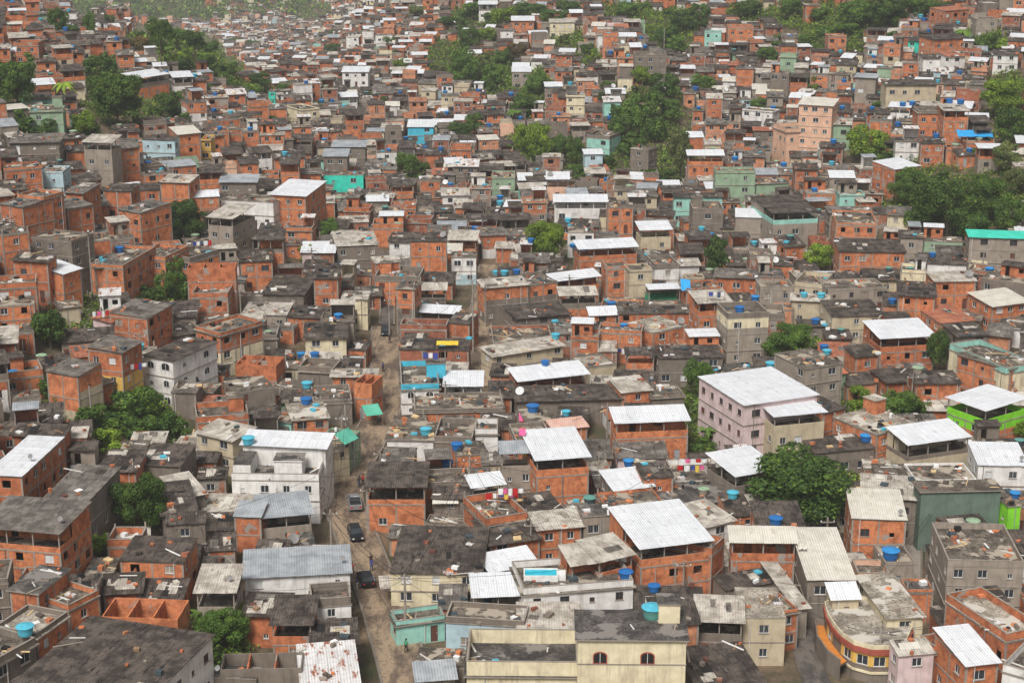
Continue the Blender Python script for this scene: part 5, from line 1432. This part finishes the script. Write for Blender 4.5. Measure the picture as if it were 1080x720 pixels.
# ------------------------------------------------------------------ vehicles
def street_dir(x, y):
    a = SLA[0][0]; i = int(np.argmin(np.hypot(a[:, 0]-x, a[:, 1]-y))); i = max(1, min(len(a)-2, i)); d = a[i+1]-a[i-1]; return math.atan2(d[1], d[0])
def car(px, py, paint, pickup, label, cat, flip=False):
    p = hit(px, py, .16); p.z = H(p.x, p.y)+.162; ang = street_dir(p.x, p.y)+(PI if flip else 0)   # local +x is the front
    root = link('pickup_truck' if pickup else 'parked_car', None, None, Matrix.Translation(p) @ Matrix.Rotation(ang, 4, 'Z'))
    L = 4.9 if pickup else 4.1; hw = .88
    def loft(prof, mk):      # prof: (x, z, halfwidth) rings around
        mb = MB(); 
        for i in range(len(prof)-1):
            (x0, zb0, zt0, w0, wt0), (x1, zb1, zt1, w1, wt1) = prof[i], prof[i+1]
            a = [(x0, -w0, zb0), (x0, -w0, (zb0+zt0)/2+.05), (x0, -wt0, zt0), (x0, wt0, zt0), (x0, w0, (zb0+zt0)/2+.05), (x0, w0, zb0)]
            b = [(x1, -w1, zb1), (x1, -w1, (zb1+zt1)/2+.05), (x1, -wt1, zt1), (x1, wt1, zt1), (x1, w1, (zb1+zt1)/2+.05), (x1, w1, zb1)]
            for k in range(6): mb.face([a[k], a[(k+1) % 6], b[(k+1) % 6], b[k]], mk)
        for pr in (prof[0], prof[-1]):
            x, zb_, zt, w, wt = pr; mb.face([(x, -w, zb_), (x, -w, (zb_+zt)/2+.05), (x, -wt, zt), (x, wt, zt), (x, w, (zb_+zt)/2+.05), (x, w, zb_)], mk)
        return mb
    h2 = L/2
    if pickup: body = loft([(-h2, .42, .95, .84, .80), (-h2+.1, .34, 1.02, .88, .84), (-.55, .30, 1.02, .9, .85), (.9, .30, 1.0, .9, .84), (1.9, .32, .95, .88, .78), (h2-.05, .38, .82, .82, .7), (h2, .42, .7, .78, .66)], paint)
    else: body = loft([(-h2, .42, .92, .80, .74), (-h2+.12, .32, .98, .86, .78), (-.9, .28, .95, .88, .82), (.8, .28, .92, .88, .80), (1.6, .30, .82, .85, .74), (h2-.06, .36, .70, .80, .68), (h2, .42, .6, .76, .64)], paint)
    if pickup: body.box(-h2+.12, -.62, -.74, .74, 1.022, 1.03, 'tyre'); body.box(-h2+.06, -h2+.12, -.8, .8, 1.02, 1.12, paint); body.box(-h2+.12, -.62, -.84, -.77, 1.02, 1.12, paint); body.box(-h2+.12, -.62, .77, .84, 1.02, 1.12, paint)
    link('body', body.mesh('body'), root)
    c0, c1, t0, t1 = (-.55, 1.15, -.4, .55) if pickup else (-h2+.25, 1.0, -h2+.75, .25)
    zt = 1.5 if pickup else 1.42; g1 = MB(); g1.hull8([(c0, -.79, .93), (c1, -.77, .9), (c1, .77, .9), (c0, .79, .93), (t0, -.64, zt), (t1, -.64, zt), (t1, .64, zt), (t0, .64, zt)], 'gl'); link('windows', g1.mesh('windows'), root)
    r1 = MB(); r1.hull8([(t0-.05, -.66, zt-.03), (t1+.05, -.66, zt-.03), (t1+.05, .66, zt-.03), (t0-.05, .66, zt-.03), (t0+.02, -.58, zt+.05), (t1-.05, -.58, zt+.05), (t1-.05, .58, zt+.05), (t0+.02, .58, zt+.05)], paint)
    for s in (-1, 1): r1.tube((c0+.02, s*.8, .93), (t0, s*.65, zt), .035, .035, paint, 4); r1.tube((c1-.02, s*.78, .9), (t1, s*.65, zt), .035, .035, paint, 4)
    link('roof', r1.mesh('roof'), root)
    wm = MB(); wm.tube((0, -.1, 0), (0, .1, 0), .33, .33, 'tyre', 16); rm = MB(); rm.tube((0, -.115, 0), (0, .115, 0), .19, .19, 'al', 10)
    wme, rme = wm.mesh('wheel'), rm.mesh('rim')
    for x in (-h2+.85, h2-.85):
        for y in (-.80, .80): w = link('wheel', wme, root, Matrix.Translation((x, y, .33))); link('rim', rme, w)
    hm = MB(); hm.box(-.04, .05, -.14, .14, -.07, .08, 'lamp'); tm = MB(); tm.box(-.05, .04, -.1, .1, -.12, .12, 'cloth_red'); a, b = hm.mesh('headlight'), tm.mesh('tail_light')
    for y in (-.58, .58): link('headlight', a, root, Matrix.Translation((h2-.02, y, .62))); link('tail_light', b, root, Matrix.Translation((-h2+.0, y, .76)))
    tag(root, label, cat, 'vehicles in the main street')
car(374, 533, 'cargrey', True, 'silver pickup truck parked beside the street-corner brick house', 'pickup truck', False)
car(375, 566, 'carblack', False, 'black car parked in the street between the pickup and the lowest black car', 'car', True)
car(386, 614, 'carblack', False, 'black car with an open boot, lowest vehicle in the main street', 'car', False)
car(407, 352, 'carblack', False, 'dark car far up the main street near the dark walls', 'car', True)

# ------------------------------------------------------------------ people
def skin_fig(name, chains, parent, mk):
    vs, es, rs = [], [], []
    ids = {}
    for ch in chains:
        last = None
        for key, p, r in ch:
            if key not in ids: ids[key] = len(vs); vs.append(p); rs.append(r)
            if last is not None: es.append((last, ids[key]))
            last = ids[key]
    me = bpy.data.meshes.new(name); me.from_pydata(vs, es, []); me.materials.append(M(mk))
    o = link(name, me, parent); m = o.modifiers.new('skin', 'SKIN')
    for i, r in enumerate(rs):
        sv = me.skin_vertices[0].data[i]; sv.radius = (r, r); sv.use_root = (i == 0)
    m.use_smooth_shade = True; s = o.modifiers.new('sub', 'SUBSURF'); s.levels = 1; s.render_levels = 1
    return o
def person(px, py, yaw, top, legs, label, hgt=1.72, stride=.12, roof=False, child=1.0):
    if roof: p = surf(px, py)[0]
    else: p = hit(px, py, .16); p.z = H(p.x, p.y)+.163
    k = hgt/1.72; root = link('person', None, None, Matrix.Translation(p) @ Matrix.Rotation(yaw, 4, 'Z') @ Matrix.Diagonal((k, k, k, 1)))
    J = dict(pel=(0, 0, .93), bel=(0, .0, 1.08), che=(0, .01, 1.30), nek=(0, 0, 1.45), nk2=(0, -.01, 1.52), he1=(0, -.02, 1.58), he2=(0, -.015, 1.66), hip1=(-.09, 0, .90), hip2=(.09, 0, .90),
        kn1=(-.11, -stride, .50), kn2=(.11, stride*.3, .50), an1=(-.11, -stride*.8, .09), an2=(.11, stride*1.6, .10), to1=(-.11, -stride*.8-.16, .035), to2=(.12, stride*1.6-.14, .04),
        sh1=(-.18, 0, 1.38), sh2=(.18, 0, 1.38), el1=(-.24, .03, 1.12), el2=(.25, .02, 1.12), wr1=(-.22, -.12, .90), wr2=(.24, -.10, .90), ha1=(-.21, -.16, .82), ha2=(.23, -.14, .82))
    def c(*ks): return [(a, J[a], r) for a, r in ks]
    b = skin_fig('body', [c(('pel', .13), ('bel', .11), ('che', .13), ('nek', .06), ('nk2', .05), ('he1', .085), ('he2', .095)), c(('pel', .13), ('hip1', .09), ('kn1', .055), ('an1', .038), ('to1', .035)), c(('pel', .13), ('hip2', .09), ('kn2', .055), ('an2', .038), ('to2', .035)),
        c(('che', .13), ('sh1', .055), ('el1', .04), ('wr1', .028), ('ha1', .035)), c(('che', .13), ('sh2', .055), ('el2', .04), ('wr2', .028), ('ha2', .035))], root, 'skin')
    e1 = tuple((a+d)/2 for a, d in zip(J['sh1'], J['el1'])); e2 = tuple((a+d)/2 for a, d in zip(J['sh2'], J['el2'])); J['m1'], J['m2'] = e1, e2
    skin_fig('shirt', [c(('bel', .135), ('che', .15), ('nek', .07)), c(('che', .15), ('sh1', .075), ('m1', .06)), c(('che', .15), ('sh2', .075), ('m2', .06)), [('bel', J['bel'], .135), ('low', (0, 0, .92), .14)]], root, top)
    skin_fig('trousers', [c(('pel', .142), ('hip1', .105), ('kn1', .07), ('an1', .055)), c(('pel', .142), ('hip2', .105), ('kn2', .07), ('an2', .055))], root, legs)
    hb = MB(); hb.lathe([(.101, 1.63), (.112, 1.68), (.10, 1.74), (.06, 1.785), (.01, 1.795)], 'hair', 10, c=(0, .012, 0)); link('hair', hb.mesh('hair'), root)
    f = MB(); 
    for x in (-.035, .035): f.box(x-.013, x+.013, -.118, -.10, 1.632, 1.645, 'hair')
    f.hull8([(-.014, -.11, 1.595), (.014, -.11, 1.595), (.014, -.10, 1.595), (-.014, -.10, 1.595), (-.008, -.12, 1.625), (.008, -.12, 1.625), (.008, -.10, 1.63), (-.008, -.10, 1.63)], 'skin'); f.box(-.025, .025, -.112, -.10, 1.572, 1.578, 'cloth_red')
    link('face', f.mesh('face'), root)
    tag(root, label, 'person', 'people in the streets')
person(379, 514, .3, 'cloth_black', 'cloth_jean', 'person in dark clothes standing by the silver pickup, left one of two')
person(383, 512, -.2, 'cloth_red', 'cloth_black', 'person in a dark red top standing by the silver pickup, right one of two')
person(371.5, 606, 2.8, 'cloth_red', 'cloth_black', 'person in a red top walking at the left side of the street')
person(392, 602, 0, 'cloth_blue', 'cloth_jean', 'person in a blue shirt beside the right side of the lowest black car')
person(391.5, 597, .5, 'cloth_black', 'cloth_black', 'person in black walking just above the lowest black car')
person(376.5, 622, 1.2, 'cloth_blue', 'cloth_white', 'person in a blue top and white shorts at the left of the lowest black car')
person(428.5, 688, -.5, 'cloth_green', 'cloth_black', 'person in a green top at the street edge near the bottom', roof=False)
person(400, 446, 0, 'cloth_white', 'cloth_jean', 'person in white standing in the main street by the white slab house')
person(411, 362, 0, 'cloth_black', 'cloth_black', 'distant person in black in the upper main street')
person(404, 392, 1, 'cloth_blue', 'cloth_black', 'distant person in blue in the middle of the main street')

# ------------------------------------------------------------------ laundry, tarps, pool, stairs and the like
def laundry(px, py, wm, cols, label, yaw=0.0):
    q, nrm, hh = surf(px, py); root = link('clothesline', None, None, Matrix.Translation(q) @ Matrix.Rotation(yaw, 4, 'Z')); g = random.Random(px)
    a = MB(); a.tube((-wm/2, 0, 0), (-wm/2, 0, 1.8), .03, .03, 'wd', 5); a.tube((wm/2, 0, 0), (wm/2, 0, 1.8), .03, .03, 'wd', 5); link('post', a.mesh('post'), root)
    b = MB(); b.tube((-wm/2, 0, 1.75), (wm/2, 0, 1.75), .012, .012, 'tyre', 4); link('line', b.mesh('line'), root)
    x = -wm/2+.2; i = 0
    while x < wm/2-.5:
        w = g.uniform(.4, .8); hh = g.uniform(.5, 1.1); m = MB(); n = 5
        for k in range(n):
            x0, x1 = x+w*k/n, x+w*(k+1)/n; y0, y1 = .05*math.sin(k*1.7), .05*math.sin((k+1)*1.7)
            m.hull8([(x0, y0, 1.74-hh), (x1, y1, 1.74-hh*.97), (x1, y1+.02, 1.74-hh*.97), (x0, y0+.02, 1.74-hh), (x0, 0, 1.74), (x1, 0, 1.74), (x1, .02, 1.74), (x0, .02, 1.74)], cols[i % len(cols)])
        link('garment', m.mesh('garment'), root); x += w+g.uniform(.05, .2); i += 1
    tag(root, label, 'clothesline', 'laundry drying on the roofs')
C1 = ['cloth_red', 'cloth_white', 'cloth_blue', 'cloth_yellow', 'cloth_pink']; C2 = ['cloth_white', 'cloth_pink', 'cloth_white', 'cloth_red']; C3 = ['cloth_blue', 'cloth_white', 'cloth_jean', 'cloth_white', 'cloth_red']
laundry(531, 533, 5, C1, 'many-coloured washing on a brick-walled roof left of the pale-roofed brick house')
laundry(540, 528, 4, C2, 'second line of washing on the brick-walled roof left of the pale-roofed brick house')
laundry(732, 496, 4.5, C2, 'pink and white washing on the white roof left of the large mango tree')
laundry(728, 503, 4, C1, 'lower line of bright washing on the white roof left of the mango tree')
laundry(137, 396, 5, C3, 'row of white and blue clothes under the ochre lower storey on the left slope', .35)
laundry(214, 264, 4, C3, 'blue and white washing on the terrace below the dark tree above the terraces', .4)
laundry(650, 598, 3.5, ['cloth_white'], 'white sheets hanging under the pale awning by the rooftop pool house')
laundry(107, 339, 3, C2, 'washing beside the pink clay-tile house', .3)
laundry(662, 378, 4, C3, 'washing on the verandah of the brick house above the round bank')
laundry(550, 487, 4, C1, 'washing on the balcony left of the tall white-canopy brick house')
laundry(755, 318, 3, C3, 'clothes on the balcony left of the tall yellow building')
laundry(455, 383, 3, ['cloth_blue', 'cloth_white'], 'blue cloths hanging on the bright blue terrace')
def tarp(px, py, w, d, mk, label, tilt=.25, yaw=0, name='tarpaulin', hgt=.5):
    q, nrm, hh = surf(px, py); m = MB(); n = 8; g = random.Random(px); P = [[(w*(i/n-.5), d*(j/4-.5), hgt+tilt*d*(j/4-.5)+g.uniform(-.1, .1)*(.25 if name == 'awning' else 1)) for i in range(n+1)] for j in range(5)]
    for j in range(4):
        for i in range(n):
            a = [P[j][i], P[j][i+1], P[j+1][i+1], P[j+1][i]]; m.face(a, mk); m.face([(x, y, z-.03) for x, y, z in a], mk)
    for x, y in ((-w/2+.05, -d/2+.05), (w/2-.05, -d/2+.05), (-w/2+.05, d/2-.05), (w/2-.05, d/2-.05)): m.tube((x, y, -.3), (x, y, hgt+tilt*y-.05), .03, .03, 'wd', 5)
    o = link(name, m.mesh(name), None, Matrix.Translation(q) @ Matrix.Rotation(yaw, 4, 'Z')); tag(o, label, 'tarpaulin' if name == 'tarpaulin' else 'awning', 'tarpaulins and awnings')
tarp(697, 315, 6, 1.6, 'GT', 'dark green netting draped over a brick wall left of the balconied brick house', .8)
tarp(723, 303, 1.8, 1.8, 'BT', 'bright blue tarpaulin hanging right of the dark green netting', .9)
tarp(1028, 143, 8, 3, 'BT', 'large blue tarpaulin awning right of the twin-tank brick tower, upper right', .35, -.1)
tarp(393, 450, 2.6, 2.8, 'GS', 'green sheet awning over the left side of the main street', .3, .35, 'awning', 2.8)
tarp(366, 475, 3.2, 1.8, 'GS', 'green strip awning on the left side of the main street bend', .7, 1.0, 'awning', 2.2)
tarp(411, 634, 2.4, 2.6, 'F', 'pale boarded canopy above the right side of the lower main street', .2, .15, 'awning', 2.6)
tarp(470, 533, 3.4, 1.4, 'W2', 'cream cloth awning in the cluttered yard right of the street-corner brick house', .6, 0, 'awning', 1.0)
tarp(551, 443, 1.0, 1.0, 'cloth_pink', 'upper pink plastic sheet on the wall left of the faded pink roof', .9)
tarp(551, 459, .9, .8, 'cloth_pink', 'lower pink plastic sheet on the wall left of the faded pink roof', .9)
tarp(472, 373, 3.6, 1.2, 'YS', 'yellow awning at the back of the bright blue terrace', .3, 0, 'awning', 1.9)
tarp(846, 580, 1, 1, 'W2', 'small cream sheet beside the large cream metal roof', .3)
# pool on the roof of the pool house
q, nrm, hh = surf(573, 609); m = MB(); R0 = []
root = link('paddling_pool', None, None, Matrix.Translation(q))
for (x0, x1, y0, y1) in ((-2.3, 1.7, -1.1, -.95), (-2.3, 1.7, .95, 1.1), (-2.3, -2.15, -.95, .95), (1.55, 1.7, -.95, .95)): m.box(x0, x1, y0, y1, 0, .75, 'wf')
m.box(1.702, 2.6, -.8, .8, 0, .72, 'wf'); link('rim', m.mesh('rim'), root); m = MB(); m.box(-2.15, 1.55, -.95, .95, .02, .6, 'pb'); link('water', m.mesh('water'), root)
tag(root, 'bright blue rectangular pool on the flat roof of the long white house', 'pool')
# arched building already built; stairs
def stairs(px0, py0, px1, py1, w, label, nst=16):
    a, b = hit(px0, py0, .2), hit(px1, py1, .2); m = MB(); d = Vector((b.x-a.x, b.y-a.y)); ln = d.length; ang = math.atan2(d.y, d.x)
    for i in range(nst):
        x0, x1 = ln*i/nst, ln*(i+1)/nst; px, py = a.x+d.x*(i+.5)/nst, a.y+d.y*(i+.5)/nst
        z = a.z+(b.z-a.z)*(i+1)/nst + .0; z = max(z, H(px, py)+.15); m.box(x0, x1+.02*0, -w/2, w/2, H(px, py)-a.z-.8, z-a.z, 'fr')
    for s in (-1, 1):
        y0, y1 = sorted((s*w/2+s*.004, s*(w/2+.2))); m.hull8([(0, y0, -.8), (ln, y0, b.z-a.z-.8), (ln, y1, b.z-a.z-.8), (0, y1, -.8), (0, y0, .5), (ln, y0, b.z-a.z+.5), (ln, y1, b.z-a.z+.5), (0, y1, .5)], 'c')
    o = link('outdoor_stairs', m.mesh('outdoor_stairs'), None, Matrix.Translation(a) @ Matrix.Rotation(ang, 4, 'Z')); tag(o, label, 'stairs', 'stairways between houses')
stairs(962, 628, 963, 560, 2.0, 'steep grey concrete stairway between the two-tank house and the crumbling grey house', 22)
stairs(78, 372, 82, 345, 2.2, 'grey stairway climbing beside the concrete slope on the left hillside', 18)
stairs(100, 322, 96, 288, 1.8, 'upper flight of steps under the tall left hillside pole', 16)
# concrete slope on the left hill
pp = [(73,357),(78,338),(84,322),(96,317),(112,318),(120,330),(112,347),(96,357)]
m = MB(); W_ = [hit(x, y, .35) for x, y in pp]; c = sum(W_, Vector())/len(W_)
for i in range(len(W_)):
    a, b = W_[i], W_[(i+1) % len(W_)]; m.face([a, b, c+Vector((0, 0, .3))], 'c2'); m.face([a, b, b-Vector((0, 0, 1.5)), a-Vector((0, 0, 1.5))], 'c')
tag(link('concrete_slope', m.mesh('concrete_slope')), 'smooth pale concrete apron covering the bank above the left stairway', 'retaining slope')

# dustbins / chairs are too small to tell; loose rubble lies on most flat roofs
g = random.Random(31); rb = MB(); cnt = 0
for h in HOUSES:
    if not h.zone or h.vis < 4 or h.mid[1] > 480: continue
    x0, x1, y0, y1, za, zb2 = h.zone; A = (x1-x0)*(y1-y0)
    if h.roof in ('w', 'w2', 'G', 'TQ', 'YS', 'PK', 'TO'): continue
    dens = {'s': .42, 'o': .5}.get(h.roof, .10)
    if h.kname or h.roof == 's' and h.wall in ('y', 'gd'): dens *= .3
    clx, cly = g.uniform(x0, x1), g.uniform(y0, y1)
    for _ in range(int(A*dens)+2):
        if g.random() < .5: x, y = g.uniform(x0, x1), g.uniform(y0, y1)
        else: x, y = min(x1, max(x0, clx+g.gauss(0, .8))), min(y1, max(y0, cly+g.gauss(0, .8)))
        if h.roof == 's' and not (x0 < x < x1 and y0 < y < y1): continue
        z = za+(zb2-za)*(y-y0)/max(.1, y1-y0); k = g.random()
        if k < .35: s = (g.uniform(.12, .3), g.uniform(.12, .3), g.uniform(.08, .2)); mk = g.choice(['b2', 'b', 'b3', 'c2'])
        elif k < .6: s = (g.uniform(.5, 1.6), g.uniform(.05, .12), .05); mk = g.choice(['wd', 'pw', 'pvc', 'wf', 'c2'])
        elif k < .8: s = (g.uniform(.25, .6), g.uniform(.25, .5), g.uniform(.03, .3)); mk = g.choice(['wf', 'c2', 'F', 'td', 'W2', 'f2', 'tc', 'td', 'pw', 'R', 'c', 'f'])
        else: s = (g.uniform(.15, .4), g.uniform(.15, .4), g.uniform(.1, .45)); mk = g.choice(['td', 'dk', 'c2', 'b3', 'c', 'wd', 'b2', 'cloth_white', 'bf'])
        q = MB(); q.box(-s[0], s[0], -s[1], s[1], 0, s[2]*1.3, mk); rb.add(q, h.mat @ Matrix.Translation((x, y, z+.006)) @ Matrix.Rotation(g.uniform(0, PI), 4, 'Z') @ Matrix.Rotation(g.uniform(-.12, .12), 4, 'X')); cnt += 1
tag(link('rubble', rb.mesh('rubble')), 'scattered bricks, boards, pipes and rubble lying on the flat roofs', 'rubble', kind='stuff')
print('rubble', cnt)

relabel(HITEMS); relabel(TITEMS); relabel(ITANK); relabel(POLEIT)

# ------------------------------------------------------------------ light, sky, air
sun_el, sun_az = math.radians(52), math.radians(-35)       # azimuth measured from +Y towards +X; soft light from the upper left behind the camera
w = bpy.data.worlds.new('World'); scene.world = w; w.use_nodes = True; nt = w.node_tree
sky = nt.nodes.new('ShaderNodeTexSky'); sky.sky_type = 'NISHITA'; sky.sun_disc = False; sky.sun_elevation = sun_el; sky.sun_rotation = math.radians(200); sky.dust_density = 4.0; sky.air_density = 1.2
hs = nt.nodes.new('ShaderNodeHueSaturation'); hs.inputs['Saturation'].default_value = 0.15
bg = nt.nodes['Background']; nt.links.new(sky.outputs[0], hs.inputs['Color']); nt.links.new(hs.outputs[0], bg.inputs['Color']); bg.inputs['Strength'].default_value = 0.078
sl = bpy.data.lights.new('sun', 'SUN'); sl.energy = 3.0; sl.angle = math.radians(18); sl.color = (1, .975, .945)
so = bpy.data.objects.new('sun', sl); col.objects.link(so)
D_ = Vector((math.cos(sun_el)*math.sin(math.radians(200)), math.cos(sun_el)*math.cos(math.radians(200)), math.sin(sun_el)))
so.rotation_euler = D_.to_track_quat('Z', 'Y').to_euler()
HAZE = True
if HAZE:
    m = bpy.data.materials.new('haze'); m.use_nodes = True; nt = m.node_tree; nt.nodes.remove(nt.nodes['Principled BSDF'])
    v = nt.nodes.new('ShaderNodeVolumePrincipled'); v.inputs['Color'].default_value = (.97, .985, 1, 1); v.inputs['Density'].default_value = 0.00015; v.inputs['Anisotropy'].default_value = 0.0
    nt.links.new(v.outputs[0], nt.nodes['Material Output'].inputs['Volume'])
    zmin = min(H(x, y) for x in range(-1400, 1401, 100) for y in range(-100, 2301, 60)); zmax = max(H(x, y) for x in range(-1400, 1401, 100) for y in range(-100, 2301, 60))
    hb = MB(); hb.box(-1410, 1410, -70, 2310, zmin-3, max(98, zmax+14), 'fr'); me = hb.mesh('haze'); me.materials.clear(); me.materials.append(m)
    tag(link('haze', me), 'pale haze filling the valley air', 'haze', kind='stuff')
scene.view_settings.view_transform = 'Standard'; scene.view_settings.look = 'None'; scene.view_settings.exposure = 0.33; scene.view_settings.gamma = 1
scene.view_settings.use_curve_mapping = False
scene.render.engine = 'CYCLES'; scene.cycles.volume_bounces = 0; scene.cycles.max_bounces = 5; scene.cycles.diffuse_bounces = 3; scene.cycles.use_denoising = True
